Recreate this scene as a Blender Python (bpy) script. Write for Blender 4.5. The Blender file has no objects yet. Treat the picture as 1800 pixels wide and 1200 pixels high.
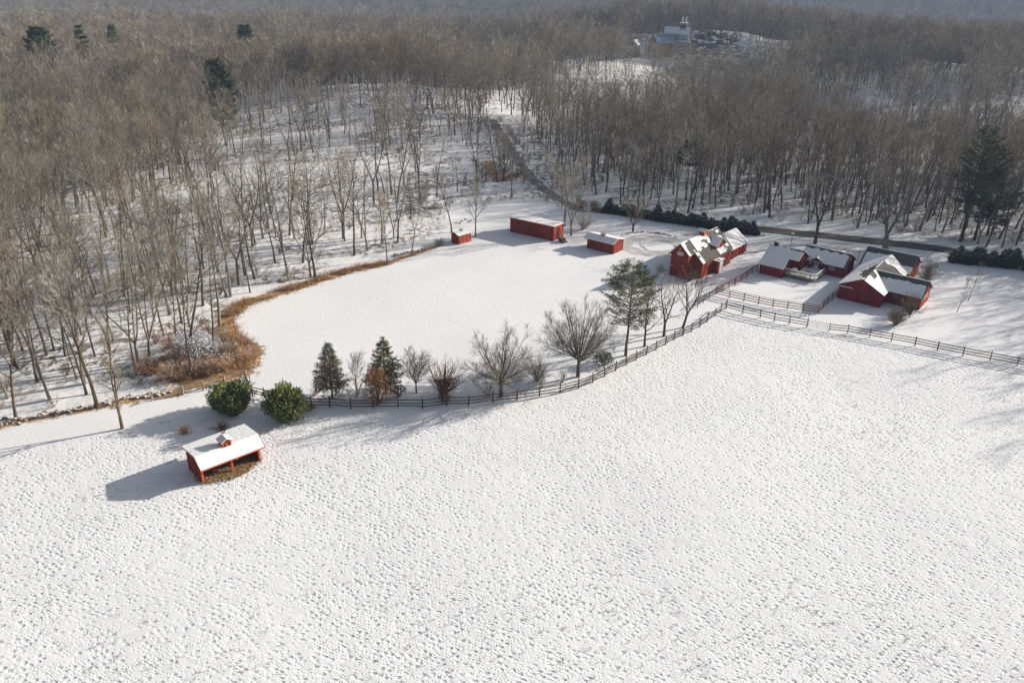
import bpy, math, random
import numpy as np
from mathutils import Matrix, Vector, Euler

# ---------------------------------------------------------------- camera, world, sun, exposure
S = bpy.context.scene
COL = S.collection
CAM_H = 55.0
PITCH = math.radians(25.0)
ROLL = math.radians(1.2)
FPX = 1400.0
cam_d = bpy.data.cameras.new('camera')
cam_d.lens = 28.0
cam_d.sensor_width = 36.0
cam_d.clip_start = 0.5
cam_d.clip_end = 12000.0
cam = bpy.data.objects.new('camera', cam_d)
COL.objects.link(cam)
cam.matrix_world = Matrix.Translation((0, 0, CAM_H)) @ Matrix.Rotation(math.pi / 2 - PITCH, 4, 'X') @ Matrix.Rotation(ROLL, 4, 'Z')
S.camera = cam

SUN_AZ = math.radians(25.0)      # direction towards the sun, from +X towards +Y
SUN_EL = math.radians(19.5)
world = bpy.data.worlds.new('World')
S.world = world
world.use_nodes = True
wn = world.node_tree
sky = wn.nodes.new('ShaderNodeTexSky')
sky.sky_type = 'NISHITA'
sky.sun_disc = False
sky.sun_elevation = SUN_EL
sky.sun_rotation = math.pi / 2 - SUN_AZ
sky.altitude = 100.0
bg = wn.nodes['Background']
bg.inputs['Strength'].default_value = 0.072
sky.air_density = 1.0
sky.dust_density = 2.5
hsv = wn.nodes.new('ShaderNodeHueSaturation')      # thin winter cloud veil: paler blue all over the sky
hsv.inputs['Saturation'].default_value = 0.62
wn.links.new(sky.outputs['Color'], hsv.inputs['Color'])
wn.links.new(hsv.outputs['Color'], bg.inputs['Color'])

sun_d = bpy.data.lights.new('sun', 'SUN')
sun_d.energy = 4.6
sun_d.angle = math.radians(0.5)
sun_d.color = (1.0, 0.93, 0.84)
sun = bpy.data.objects.new('sun', sun_d)
COL.objects.link(sun)
sdir = Vector((math.cos(SUN_EL) * math.cos(SUN_AZ), math.cos(SUN_EL) * math.sin(SUN_AZ), math.sin(SUN_EL)))
sun.rotation_euler = sdir.to_track_quat('Z', 'Y').to_euler()
sun.location = (0, 0, 200)

S.view_settings.view_transform = 'Standard'
S.view_settings.look = 'None'
S.view_settings.gamma = 1.0
S.view_settings.use_curve_mapping = False
S.view_settings.exposure = 0.66
S.cycles.max_bounces = 6
S.cycles.diffuse_bounces = 3
S.cycles.volume_bounces = 0
S.cycles.transparent_max_bounces = 8

# ---------------------------------------------------------------- small tools
rng = random.Random(7)
npr = np.random.RandomState(11)


def sstep(a, b, x):
    t = np.clip((np.asarray(x, dtype=float) - a) / (b - a), 0, 1)
    return t * t * (3 - 2 * t)


_PERM = np.random.RandomState(3).rand(256, 256)


def vnoise(x, y):
    x = np.asarray(x, dtype=float); y = np.asarray(y, dtype=float)
    xi = np.floor(x).astype(int); yi = np.floor(y).astype(int)
    fx = x - xi; fy = y - yi
    fx = fx * fx * (3 - 2 * fx); fy = fy * fy * (3 - 2 * fy)
    g = lambda a, b: _PERM[a & 255, b & 255]
    return (g(xi, yi) * (1 - fx) + g(xi + 1, yi) * fx) * (1 - fy) + (g(xi, yi + 1) * (1 - fx) + g(xi + 1, yi + 1) * fx) * fy


def fbm(x, y, o=4):
    s = 0; a = 0.5; t = 0
    for _ in range(o):
        s = s + a * vnoise(x, y); t += a
        x = x * 2.03 + 17.1; y = y * 2.03 + 5.7; a *= 0.5
    return s / t


def terrain(x, y):
    """height of the land (m)"""
    x = np.asarray(x, dtype=float); y = np.asarray(y, dtype=float)
    d = np.hypot(x, y)
    h = 10.0 * np.exp(-((x + 62) / 62.0) ** 2 - ((y - 345) / 52.0) ** 2)
    h = h + 7.0 * sstep(300, 430, y) * sstep(160, 200, x)
    h = h + 5.0 * sstep(308, 380, y) * sstep(-8, 22, x) * (1 - sstep(62, 95, x))
    h = h + 7.0 * sstep(270, 340, y) * sstep(110, 160, x)
    h = h + 20.0 * np.exp(-((x - 112) / 58.0) ** 2 - ((y - 565) / 50.0) ** 2)
    h = h + (fbm(x / 130.0, y / 130.0, 3) - 0.5) * 11.0 * sstep(260, 600, d) * (1 - .7 * np.exp(-((x - 90) / 90.0) ** 2 - ((y - 450) / 160.0) ** 2))
    d0 = 600 - 150 * sstep(160, 330, x) + 230 * (1 - sstep(-420, -20, x))
    h = h - 30.0 * sstep(0, 170, d - d0) + 72.0 * sstep(900, 2300, d)
    h = h + (fbm(x / 500.0 + 9, y / 500.0, 3) - 0.5) * 60.0 * sstep(900, 1500, d)
    return h


cP, sP, cR, sR = math.cos(PITCH), math.sin(PITCH), math.cos(ROLL), math.sin(ROLL)


def gp(px, py, z=None):
    """survey of the photograph: the land point seen at a place of the 1800x1200 picture"""
    a = (px - 900) / FPX; b = (600 - py) / FPX
    u = a * cR - b * sR; v = a * sR + b * cR
    dx, dy, dz = u, cP + v * sP, -sP + v * cP
    if z is not None:
        t = (z - CAM_H) / dz
        return (dx * t, dy * t, z)
    t = 40.0
    while t < 6000:
        if CAM_H + dz * t < float(terrain(dx * t, dy * t)):
            break
        t *= 1.01
    lo, hi = t / 1.01, t
    for _ in range(12):
        m = (lo + hi) / 2
        if CAM_H + dz * m < float(terrain(dx * m, dy * m)): hi = m
        else: lo = m
    return (dx * lo, dy * lo, float(terrain(dx * lo, dy * lo)))


def project(x, y, z):
    zz = z - CAM_H
    f = y * cP - zz * sP; up = y * sP + zz * cP
    u, v = x / f, up / f
    return 900 + FPX * (u * cR + v * sR), 600 - FPX * (-u * sR + v * cR), f


def in_poly(x, y, poly):
    x = np.asarray(x); y = np.asarray(y)
    c = np.zeros(x.shape, bool)
    n = len(poly)
    for i in range(n):
        x1, y1 = poly[i][:2]; x2, y2 = poly[(i + 1) % n][:2]
        if y1 == y2: continue
        m = ((y1 > y) != (y2 > y)) & (x < (x2 - x1) * (y - y1) / (y2 - y1) + x1)
        c ^= m
    return c


def dist_line(x, y, pts):
    x = np.asarray(x, dtype=float); y = np.asarray(y, dtype=float)
    d = np.full(x.shape, 1e9)
    for (ax, ay), (bx, by) in zip([p[:2] for p in pts[:-1]], [p[:2] for p in pts[1:]]):
        vx, vy = bx - ax, by - ay
        t = np.clip(((x - ax) * vx + (y - ay) * vy) / (vx * vx + vy * vy + 1e-9), 0, 1)
        d = np.minimum(d, np.hypot(x - ax - t * vx, y - ay - t * vy))
    return d


class MB:
    """collects faces for one mesh"""
    def __init__(self):
        self.v = []; self.f = []; self.m = []

    def add(self, vs, fs, mi=0):
        o = len(self.v)
        self.v.extend([tuple(p) for p in vs])
        for f in fs:
            self.f.append(tuple(i + o for i in f)); self.m.append(mi)

    def box8(self, p, mi=0):
        self.add(p, [(0, 3, 2, 1), (4, 5, 6, 7), (0, 1, 5, 4), (1, 2, 6, 5), (2, 3, 7, 6), (3, 0, 4, 7)], mi)

    def slab(self, quad, th, mi=0):
        """quad given counter-clockwise seen from outside; thickness goes inwards"""
        q = [Vector(p) for p in quad]
        n = (q[1] - q[0]).cross(q[2] - q[0]).normalized() * th
        self.box8([p - n for p in q] + q, mi)

    def bar(self, a, b, w, h, up=(0, 0, 1), mi=0):
        a, b = Vector(a), Vector(b)
        d = (b - a).normalized()
        s = d.cross(Vector(up))
        if s.length < 1e-4: s = d.cross(Vector((1, 0, 0)))
        s = s.normalized() * (w / 2); t = s.cross(d).normalized() * (h / 2)
        self.box8([a - s - t, a + s - t, a + s + t, a - s + t, b - s - t, b + s - t, b + s + t, b - s + t], mi)

    def tube(self, pts, rad, n, mi=0, cap=True):
        rings = []
        for i, p in enumerate(pts):
            p = Vector(p)
            d = (Vector(pts[min(i + 1, len(pts) - 1)]) - Vector(pts[max(i - 1, 0)])).normalized()
            s = d.cross(Vector((0.31, 0.95, 0.05))).normalized(); t = d.cross(s)
            rings.append([p + (s * math.cos(6.2832 * k / n) + t * math.sin(6.2832 * k / n)) * rad[i] for k in range(n)])
        o = len(self.v)
        for r in rings: self.v.extend([tuple(q) for q in r])
        for i in range(len(pts) - 1):
            for k in range(n):
                a = o + i * n + k; b = o + i * n + (k + 1) % n
                self.f.append((a, b, b + n, a + n)); self.m.append(mi)
        if cap:
            self.f.append(tuple(o + (len(pts) - 1) * n + k for k in range(n))); self.m.append(mi)

    def mesh(self, name, mats):
        me = bpy.data.meshes.new(name)
        me.from_pydata(self.v, [], self.f)
        for m in (mats if isinstance(mats, (list, tuple)) else [mats]): me.materials.append(m)
        if any(self.m): me.polygons.foreach_set('material_index', self.m)
        me.update()
        return me

    def build(self, name, mats, parent=None):
        return link(name, self.mesh(name, mats), parent)


def link(name, me, parent=None):
    o = bpy.data.objects.new(name, me)
    COL.objects.link(o)
    if parent is not None: o.parent = parent
    return o


def tag(o, label, cat, group=None, kind=None):
    o['label'] = label; o['category'] = cat
    if group: o['group'] = group
    if kind: o['kind'] = kind
    return o


def thing(name, label, cat, loc=(0, 0, 0), rz=0.0, group=None):
    o = bpy.data.objects.new(name, None)
    o.empty_display_size = 0.5
    COL.objects.link(o)
    o.location = loc; o.rotation_euler = (0, 0, rz)
    return tag(o, label, cat, group)


def dup(root, loc, rz, scale=None, label=None, group=None, tilt=(0, 0)):
    r = root.copy(); COL.objects.link(r)
    r.location = loc; r.rotation_euler = (tilt[0], tilt[1], rz)
    if scale is not None: r.scale = scale if isinstance(scale, tuple) else (scale,) * 3
    if label: r['label'] = label
    if group: r['group'] = group
    for ch in root.children:
        c = ch.copy(); COL.objects.link(c); c.parent = r
        for g in ch.children:
            d = g.copy(); COL.objects.link(d); d.parent = c
    return r


# ---------------------------------------------------------------- materials
MAT = {}


def mat(name, col, rough=0.85, var=0.15, scale=3.0, col2=None, bump=0.0, bscale=20.0, objrand=0.0, spec=0.2, trans=None):
    m = bpy.data.materials.new(name); m.use_nodes = True
    nt = m.node_tree; b = nt.nodes['Principled BSDF']
    b.inputs['Roughness'].default_value = rough
    b.inputs['Specular IOR Level'].default_value = spec
    tc = nt.nodes.new('ShaderNodeTexCoord')
    nz = nt.nodes.new('ShaderNodeTexNoise'); nz.inputs['Scale'].default_value = scale; nz.inputs['Detail'].default_value = 5
    nt.links.new(tc.outputs['Object'], nz.inputs['Vector'])
    mx = nt.nodes.new('ShaderNodeMix'); mx.data_type = 'RGBA'
    c2 = col2 if col2 else tuple(c * (1 - var * 2) for c in col)
    mx.inputs[6].default_value = (*c2, 1); mx.inputs[7].default_value = (*(col if col2 else tuple(c * (1 + var * 0.6) for c in col)), 1)
    mr = nt.nodes.new('ShaderNodeMapRange'); mr.inputs[1].default_value = 0.3; mr.inputs[2].default_value = 0.7
    nt.links.new(nz.outputs['Fac'], mr.inputs[0]); nt.links.new(mr.outputs[0], mx.inputs[0])
    out = mx.outputs[2]
    if objrand:
        oi = nt.nodes.new('ShaderNodeObjectInfo')
        hs = nt.nodes.new('ShaderNodeHueSaturation')
        m1 = nt.nodes.new('ShaderNodeMapRange'); m1.inputs[3].default_value = 1 - objrand; m1.inputs[4].default_value = 1 + objrand
        m2 = nt.nodes.new('ShaderNodeMapRange'); m2.inputs[3].default_value = 0.7; m2.inputs[4].default_value = 1.35
        ml = nt.nodes.new('ShaderNodeMath'); ml.operation = 'MULTIPLY'; ml.inputs[1].default_value = 7.31
        fr = nt.nodes.new('ShaderNodeMath'); fr.operation = 'FRACT'
        nt.links.new(oi.outputs['Random'], m1.inputs[0]); nt.links.new(oi.outputs['Random'], ml.inputs[0])
        nt.links.new(ml.outputs[0], fr.inputs[0]); nt.links.new(fr.outputs[0], m2.inputs[0])
        nt.links.new(out, hs.inputs['Color']); nt.links.new(m1.outputs[0], hs.inputs['Value']); nt.links.new(m2.outputs[0], hs.inputs['Saturation'])
        out = hs.outputs['Color']
    nt.links.new(out, b.inputs['Base Color'])
    if bump:
        n2 = nt.nodes.new('ShaderNodeTexNoise'); n2.inputs['Scale'].default_value = bscale; n2.inputs['Detail'].default_value = 6
        nt.links.new(tc.outputs['Object'], n2.inputs['Vector'])
        bp = nt.nodes.new('ShaderNodeBump'); bp.inputs['Strength'].default_value = 0.6; bp.inputs['Distance'].default_value = bump
        nt.links.new(n2.outputs['Fac'], bp.inputs['Height']); nt.links.new(bp.outputs['Normal'], b.inputs['Normal'])
    MAT[name] = m
    return m


mat('bark', (0.145, 0.115, 0.085), var=0.3, scale=2.5, bump=0.03, bscale=9, objrand=0.3)
mat('bark_grey', (0.26, 0.235, 0.19), var=0.3, scale=2.0, bump=0.03, bscale=9, objrand=0.3)
mat('twigs', (0.375, 0.325, 0.25), var=0.3, scale=0.4, objrand=0.4)
mat('twigs_grey', (0.39, 0.35, 0.28), var=0.25, scale=0.4, objrand=0.4)
mat('twigs_red', (0.20, 0.11, 0.08), var=0.25, scale=0.6, objrand=0.2)
mat('twigs_olive', (0.21, 0.18, 0.09), var=0.3, scale=0.6, objrand=0.2)
mat('bark_dark', (0.10, 0.08, 0.062), var=0.3, scale=3, bump=0.02, bscale=12)
mat('needles', (0.12, 0.145, 0.055), var=0.3, scale=1.5, col2=(0.055, 0.075, 0.032), objrand=0.15)
mat('needles_olive', (0.15, 0.16, 0.045), var=0.3, scale=1.2, col2=(0.045, 0.06, 0.022))
mat('needles_dark', (0.070, 0.088, 0.042), var=0.3, scale=1.5, col2=(0.035, 0.048, 0.024), objrand=0.15)
mat('leaves_bright', (0.25, 0.265, 0.085), var=0.3, scale=2.2, col2=(0.09, 0.12, 0.04))
mat('dead_needles', (0.27, 0.19, 0.115), var=0.3, scale=1.5, col2=(0.15, 0.11, 0.075))
mat('orange_leaves', (0.36, 0.17, 0.05), var=0.3, scale=1.5, col2=(0.18, 0.09, 0.035))
mat('tawny', (0.54, 0.36, 0.19), var=0.3, scale=0.9, col2=(0.34, 0.18, 0.08))
mat('russet', (0.38, 0.21, 0.13), var=0.3, scale=0.9, col2=(0.20, 0.11, 0.07))
mat('tuft_grass', (0.17, 0.14, 0.08), var=0.3, scale=0.5, col2=(0.07, 0.07, 0.045))
mat('snow', (0.82, 0.815, 0.80), rough=0.75, var=0.02, scale=1.5, bump=0.03, bscale=5)
mat('twig_snow', (0.70, 0.71, 0.74), rough=0.8, var=0.05, scale=1.5)
mat('white_paint', (0.72, 0.71, 0.68), rough=0.6, var=0.06)
mat('fence_wood', (0.115, 0.085, 0.065), var=0.35, scale=1.7, bump=0.01)
mat('fence_tan', (0.40, 0.29, 0.19), var=0.25, scale=1.7, bump=0.01)
mat('fence_red', (0.17, 0.045, 0.035), var=0.3, scale=1.5, bump=0.005)
mat('galvanised', (0.35, 0.35, 0.34), rough=0.5, var=0.1)
mat('glass', (0.03, 0.035, 0.045), rough=0.12, var=0.1, spec=0.8)
mat('stone', (0.34, 0.31, 0.27), var=0.35, scale=1.3, bump=0.04, bscale=4, objrand=0.2)
mat('stone_warm', (0.42, 0.36, 0.29), var=0.35, scale=1.1, bump=0.04, bscale=4)
mat('slate_roof', (0.105, 0.103, 0.098), var=0.2, scale=5, bump=0.01)
mat('weathered_roof', (0.095, 0.088, 0.072), var=0.25, scale=4, bump=0.01)
mat('dark_inside', (0.05, 0.03, 0.025), var=0.2)
mat('deck_wood', (0.33, 0.28, 0.24), var=0.25)
mat('road', (0.15, 0.13, 0.11), var=0.22, scale=0.25, col2=(0.085, 0.072, 0.062), bump=0.02, bscale=3)
mat('lane_gravel', (0.30, 0.28, 0.26), var=0.25, scale=0.35, col2=(0.13, 0.115, 0.10), bump=0.03, bscale=2)
mat('slush', (0.70, 0.69, 0.67), var=0.2, scale=0.45, col2=(0.36, 0.34, 0.32), bump=0.03, bscale=2)
mat('bare_earth', (0.46, 0.31, 0.15), var=0.3, scale=1.8, col2=(0.17, 0.125, 0.055), bump=0.07, bscale=4)
mat('blue_metal', (0.12, 0.20, 0.34), rough=0.5, var=0.1)
mat('pale_wall', (0.36, 0.40, 0.42), var=0.15)
mat('iron', (0.06, 0.07, 0.06), rough=0.5, var=0.1)
mat('timber', (0.27, 0.19, 0.12), var=0.3)


def siding(name, col, axis=0.28):
    """painted vertical boards"""
    m = mat(name, col, rough=0.85, spec=0.08, var=0.16, scale=1.4)
    nt = m.node_tree; b = nt.nodes['Principled BSDF']
    tc = [n for n in nt.nodes if n.type == 'TEX_COORD'][0]
    sx = nt.nodes.new('ShaderNodeSeparateXYZ'); nt.links.new(tc.outputs['Object'], sx.inputs[0])
    ad = nt.nodes.new('ShaderNodeMath'); ad.operation = 'ADD'
    nt.links.new(sx.outputs[0], ad.inputs[0]); nt.links.new(sx.outputs[1], ad.inputs[1])
    dv = nt.nodes.new('ShaderNodeMath'); dv.operation = 'DIVIDE'; dv.inputs[1].default_value = axis
    nt.links.new(ad.outputs[0], dv.inputs[0])
    fr = nt.nodes.new('ShaderNodeMath'); fr.operation = 'FRACT'; nt.links.new(dv.outputs[0], fr.inputs[0])
    fl = nt.nodes.new('ShaderNodeMath'); fl.operation = 'FLOOR'; nt.links.new(dv.outputs[0], fl.inputs[0])
    wn_ = nt.nodes.new('ShaderNodeTexWhiteNoise'); wn_.noise_dimensions = '1D'; nt.links.new(fl.outputs[0], wn_.inputs['W'])
    gt = nt.nodes.new('ShaderNodeMath'); gt.operation = 'GREATER_THAN'; gt.inputs[1].default_value = 0.09
    nt.links.new(fr.outputs[0], gt.inputs[0])
    old = b.inputs['Base Color'].links[0].from_socket
    hs = nt.nodes.new('ShaderNodeHueSaturation'); nt.links.new(old, hs.inputs['Color'])
    mr = nt.nodes.new('ShaderNodeMapRange'); mr.inputs[3].default_value = 0.78; mr.inputs[4].default_value = 1.18
    nt.links.new(wn_.outputs['Value'], mr.inputs[0]); nt.links.new(mr.outputs[0], hs.inputs['Value'])
    nt.links.new(hs.outputs['Color'], b.inputs['Base Color'])
    bp = nt.nodes.new('ShaderNodeBump'); bp.inputs['Strength'].default_value = 0.8; bp.inputs['Distance'].default_value = 0.02
    nt.links.new(gt.outputs[0], bp.inputs['Height']); nt.links.new(bp.outputs['Normal'], b.inputs['Normal'])
    return m


siding('red_boards', (0.25, 0.047, 0.032))
siding('maroon_boards', (0.225, 0.030, 0.034))
mat('red_trim', (0.52, 0.115, 0.05), rough=0.6, var=0.12)

# ---- ground
gm = bpy.data.materials.new('snowy_ground'); gm.use_nodes = True
nt = gm.node_tree; L = nt.links.new
b = nt.nodes['Principled BSDF']; b.inputs['Roughness'].default_value = 0.8; b.inputs['Specular IOR Level'].default_value = 0.15
tc = nt.nodes.new('ShaderNodeTexCoord')


def attr(n):
    a = nt.nodes.new('ShaderNodeAttribute'); a.attribute_name = n; return a.outputs['Fac']


def noise(scale, detail=5, vec=None, rough=0.55):
    n = nt.nodes.new('ShaderNodeTexNoise'); n.inputs['Scale'].default_value = scale; n.inputs['Detail'].default_value = detail
    n.inputs['Roughness'].default_value = rough
    L(vec if vec is not None else tc.outputs['Object'], n.inputs['Vector']); return n.outputs['Fac']


def mrange(x, a, b_, c=0.0, d=1.0):
    n = nt.nodes.new('ShaderNodeMapRange'); n.interpolation_type = 'SMOOTHSTEP'
    n.inputs[1].default_value = a; n.inputs[2].default_value = b_; n.inputs[3].default_value = c; n.inputs[4].default_value = d
    L(x, n.inputs[0]); return n.outputs[0]


def math2(op, a, b_):
    n = nt.nodes.new('ShaderNodeMath'); n.operation = op
    for i, v in enumerate((a, b_)):
        if isinstance(v, (int, float)): n.inputs[i].default_value = v
        else: L(v, n.inputs[i])
    return n.outputs[0]


def mixc(f, a, b_):
    n = nt.nodes.new('ShaderNodeMix'); n.data_type = 'RGBA'
    L(f, n.inputs[0])
    for i, v in ((6, a), (7, b_)):
        if isinstance(v, tuple): n.inputs[i].default_value = (*v, 1)
        else: L(v, n.inputs[i])
    return n.outputs[2]


def mapping(rz, sc):
    n = nt.nodes.new('ShaderNodeMapping'); n.inputs['Rotation'].default_value = (0, 0, rz); n.inputs['Scale'].default_value = sc
    L(tc.outputs['Object'], n.inputs['Vector']); return n.outputs[0]


snowc = mixc(mrange(noise(0.05, 4), 0.35, 0.65), (0.79, 0.79, 0.80), (0.83, 0.83, 0.83))
# hollows trodden in rows over the near pasture (stretched along the row direction)
warp = nt.nodes.new('ShaderNodeVectorMath'); warp.operation = 'ADD'
wn1 = nt.nodes.new('ShaderNodeTexNoise'); wn1.inputs['Scale'].default_value = 0.09; wn1.inputs['Detail'].default_value = 2
L(tc.outputs['Object'], wn1.inputs['Vector'])
wsc = nt.nodes.new('ShaderNodeVectorMath'); wsc.operation = 'SCALE'; wsc.inputs['Scale'].default_value = 3.0
L(wn1.outputs['Color'], wsc.inputs[0]); L(tc.outputs['Object'], warp.inputs[0]); L(wsc.outputs[0], warp.inputs[1])
def rowmap(sx, sy, off=0.0):
    q = nt.nodes.new('ShaderNodeMapping'); q.inputs['Rotation'].default_value = (0, 0, math.radians(38)); q.inputs['Scale'].default_value = (sx, sy, 1)
    q.inputs['Location'].default_value = (off, off * .7, 0)
    L(warp.outputs[0], q.inputs['Vector']); return q.outputs[0]


def holes_(sx, sy, r0, r1, off, keep):
    v = nt.nodes.new('ShaderNodeTexVoronoi'); v.voronoi_dimensions = '2D'; v.inputs['Scale'].default_value = 1.0; v.inputs['Randomness'].default_value = 0.55
    L(rowmap(sx, sy, off), v.inputs['Vector'])
    sp = nt.nodes.new('ShaderNodeSeparateColor'); L(v.outputs['Color'], sp.inputs[0])
    d = math2('ADD', v.outputs['Distance'], math2('MULTIPLY', math2('SUBTRACT', lumps, 0.5), 0.35))
    return math2('MULTIPLY', mrange(d, r0, r1), mrange(sp.outputs[0], keep, 1.0))


lumps = noise(3.2, 5, None, 0.65)
fine = noise(9.0, 4, None, 0.6)
h_big = holes_(1.35, 2.0, 0.44, 0.10, 3.1, 0.25)
h_small = holes_(2.5, 4.0, 0.42, 0.10, 8.3, 0.15)
tuft = attr('tufts')
hgtf = math2('ADD', math2('MULTIPLY', h_big, -1.0), math2('MULTIPLY', lumps, 0.30))
hgtf = math2('ADD', hgtf, math2('MULTIPLY', h_small, -0.45))
hgtf = math2('ADD', hgtf, math2('MULTIPLY', fine, 0.14))
hfield = math2('MULTIPLY', hgtf, tuft)
wood = attr('woods')
hwood = math2('MULTIPLY', math2('MULTIPLY', noise(1.1, 6, None, 0.7), 1.6), wood)
bp = nt.nodes.new('ShaderNodeBump'); bp.inputs['Strength'].default_value = 1.0; bp.inputs['Distance'].default_value = 0.08
L(math2('ADD', hfield, hwood), bp.inputs['Height']); L(bp.outputs['Normal'], b.inputs['Normal'])
# grass poking through in the deepest hollows, with the shade there painted grey
speck = math2('MULTIPLY', math2('MULTIPLY', mrange(h_big, 0.45, 0.85), mrange(fine, 0.42, 0.56)), mrange(tuft, 0.15, 0.8))
speck2 = math2('MULTIPLY', math2('MULTIPLY', mrange(h_small, 0.55, 0.9), mrange(noise(0.35, 3), 0.45, 0.62)), mrange(tuft, 0.05, 0.5))
c = mixc(math2('MULTIPLY', speck, 0.42), snowc, (0.30, 0.30, 0.30))
c = mixc(math2('MULTIPLY', speck2, 0.35), c, (0.30, 0.28, 0.25))
# leaf litter and twigs between the snow under the trees
lit = mrange(noise(0.85, 7, mapping(math.radians(25), (1, 0.55, 1)), 0.72), 0.46, 0.57)
litcol = mixc(mrange(noise(0.25, 3), 0.4, 0.6), (0.15, 0.105, 0.07), (0.24, 0.19, 0.145))
patch = mrange(noise(0.06, 3), 0.40, 0.60, 0.12, 1.0)
c = mixc(math2('MULTIPLY', math2('MULTIPLY', lit, wood), patch), c, litcol)
brown = attr('brown')
bn = mrange(math2('ADD', brown, math2('MULTIPLY', math2('SUBTRACT', noise(0.9, 6, None, 0.7), 0.5), 1.6)), 0.35, 0.65)
bcol = mixc(mrange(noise(0.5, 4), 0.35, 0.65), (0.44, 0.27, 0.13), (0.20, 0.13, 0.08))
c = mixc(math2('MULTIPLY', bn, mrange(brown, 0.0, 0.3)), c, bcol)
L(c, b.inputs['Base Color'])
MAT['ground'] = gm

# ---------------------------------------------------------------- outlines on the land
P = lambda pts: [gp(x, y) for x, y in pts]
# snow-covered open land (no woods)
OPEN = P([(-400, 850), (0, 752), (210, 708), (320, 686), (432, 640), (452, 605), (400, 575), (392, 548), (440, 512), (505, 500),
          (600, 462), (690, 438), (770, 412), (790, 385), (800, 362), (872, 352), (930, 350), (1010, 350), (1040, 362), (1180, 378), (1345, 388), (1480, 400),
          (1620, 412), (1760, 440), (1830, 452), (1990, 520), (2300, 700), (2600, 1250), (900, 2400), (-900, 1400)])
edge_line = OPEN[1:21]
GRASS = P([(404, 590), (398, 560), (430, 532), (500, 512), (560, 492), (620, 474), (680, 462)])
GRASS2 = P([(680, 462), (725, 448), (775, 430)])
LEFTWALL = P([(-120, 790), (0, 748), (100, 728), (215, 707), (320, 690)])
THICK = P([(300, 640), (350, 610), (400, 600), (430, 620), (410, 650), (340, 665)])
LANE = P([(1030, 374), (995, 357), (955, 333), (928, 306), (908, 278), (890, 250), (874, 228), (868, 212)])
LANE_L = P([(905, 305), (880, 318), (862, 300), (858, 285)])
ROAD = P([(1040, 368), (1180, 385), (1345, 404), (1500, 420), (1640, 436), (1740, 452), (1900, 478), (2200, 540)])
SWALE = P([(200, 440), (300, 405), (400, 378), (500, 348), (600, 318), (700, 298), (790, 285)])
POND_CLEAR = P([(955, 146), (990, 128), (1085, 124), (1090, 142), (1060, 158), (960, 158)])

# the land sheet: fine near the camera, coarse far away
ys = list(np.arange(44, 112, 0.28)); s = 0.3
while ys[-1] < 6200:
    ys.append(ys[-1] + s); s = min(s * 1.022, 200)
ys = [-400, -200, -80, -20, 10, 30, 38, 42] + ys
xs = list(np.arange(0, 62, 0.3)); s = 0.32
while xs[-1] < 5200:
    xs.append(xs[-1] + s); s = min(s * 1.035, 200)
xs = [-x for x in reversed(xs[1:])] + xs
X, Y = np.meshgrid(np.array(xs), np.array(ys))
Z = terrain(X, Y)
openm = in_poly(X, Y, OPEN)
de = dist_line(X, Y, edge_line)
woods = np.where(openm, np.clip(0.5 - de / 3.0, 0, 1), np.clip(0.5 + de / 3.0, 0, 1))
FIELD = P([(-900, 1500), (-300, 830), (0, 795), (215, 752), (330, 745), (440, 700), (550, 722), (700, 722), (850, 712), (985, 694), (1063, 664),
           (1136, 626), (1200, 592), (1270, 548), (1420, 577), (1565, 603), (1692, 628), (1840, 656), (2600, 900), (2600, 1500)])
infield = in_poly(X, Y, FIELD)
df = dist_line(X, Y, FIELD[2:18])
fieldm = np.where(infield, np.clip(0.5 + df / 5.0, 0, 1), np.clip(0.35 - df / 5, 0.22, 1))
tufts = np.clip(fieldm * (0.25 + 1.3 * fbm(X / 11.0, Y / 11.0, 4)), 0, 1.4)
tufts = tufts * (1 - woods)
far = sstep(300, 600, np.hypot(X, Y))
for ln_, w_, a_ in [(P([(1000, 461), (1030, 467), (1068, 481), (1120, 500), (1165, 520)]), .55, 1.3), (P([(1100, 445), (1150, 462), (1172, 470)]), .6, 1.2), (P([(830, 428), (890, 432), (960, 436), (1030, 452)]), .5, .9),
                  (P([(1290, 508), (1330, 520), (1390, 505), (1430, 495)]), .7, 1.0), (P([(640, 520), (760, 560), (900, 590)]), .6, .6)]:
    tufts = np.maximum(tufts, a_ * np.clip(1.3 - dist_line(X, Y, ln_) / w_, 0, 1))
brown = np.clip(1.25 - dist_line(X, Y, GRASS) / 1.9, 0, 1)
brown = np.maximum(brown, np.clip(0.8 - dist_line(X, Y, GRASS2) / 2.2, 0, 1))
brown = np.maximum(brown, np.clip(1.0 - dist_line(X, Y, LEFTWALL) / 2.6, 0, 1) * 0.75)
brown = np.maximum(brown, np.clip(1.3 - dist_line(X, Y, THICK) / 4.0, 0, 1) * 0.95)
brown = np.maximum(brown, np.clip(1.0 - dist_line(X, Y, P([(215, 707), (330, 682), (440, 655)])) / 3.5, 0, 1) * 0.7)
brown = np.maximum(brown, 0.75 * np.clip(1 - dist_line(X, Y, SWALE) / 1.8, 0, 1))
brown = np.maximum(brown, 0.8 * np.clip(1.1 - dist_line(X, Y, LANE_L) / 4.5, 0, 1))
for (bx, by, r, a) in [(322, 758, 1.2, .6), (385, 752, 1.5, .6), (290, 742, 1.0, .4), (1490, 590, 2.2, .45), (1540, 592, 1.5, .4), (640, 712, 2.5, .35), (545, 715, 1.2, .6)]:
    q = gp(bx, by); brown = np.maximum(brown, a * np.clip(1.2 - np.hypot((X - q[0]) / 1.8, Y - q[1]) / r, 0, 1))
nearz = 0.05 * (fbm(X / 1.1, Y / 1.1, 3) - 0.5) * infield + 0.5 * (fbm(X / 25.0, Y / 25.0, 2) - 0.5) * sstep(8, 20, df) * infield
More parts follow.
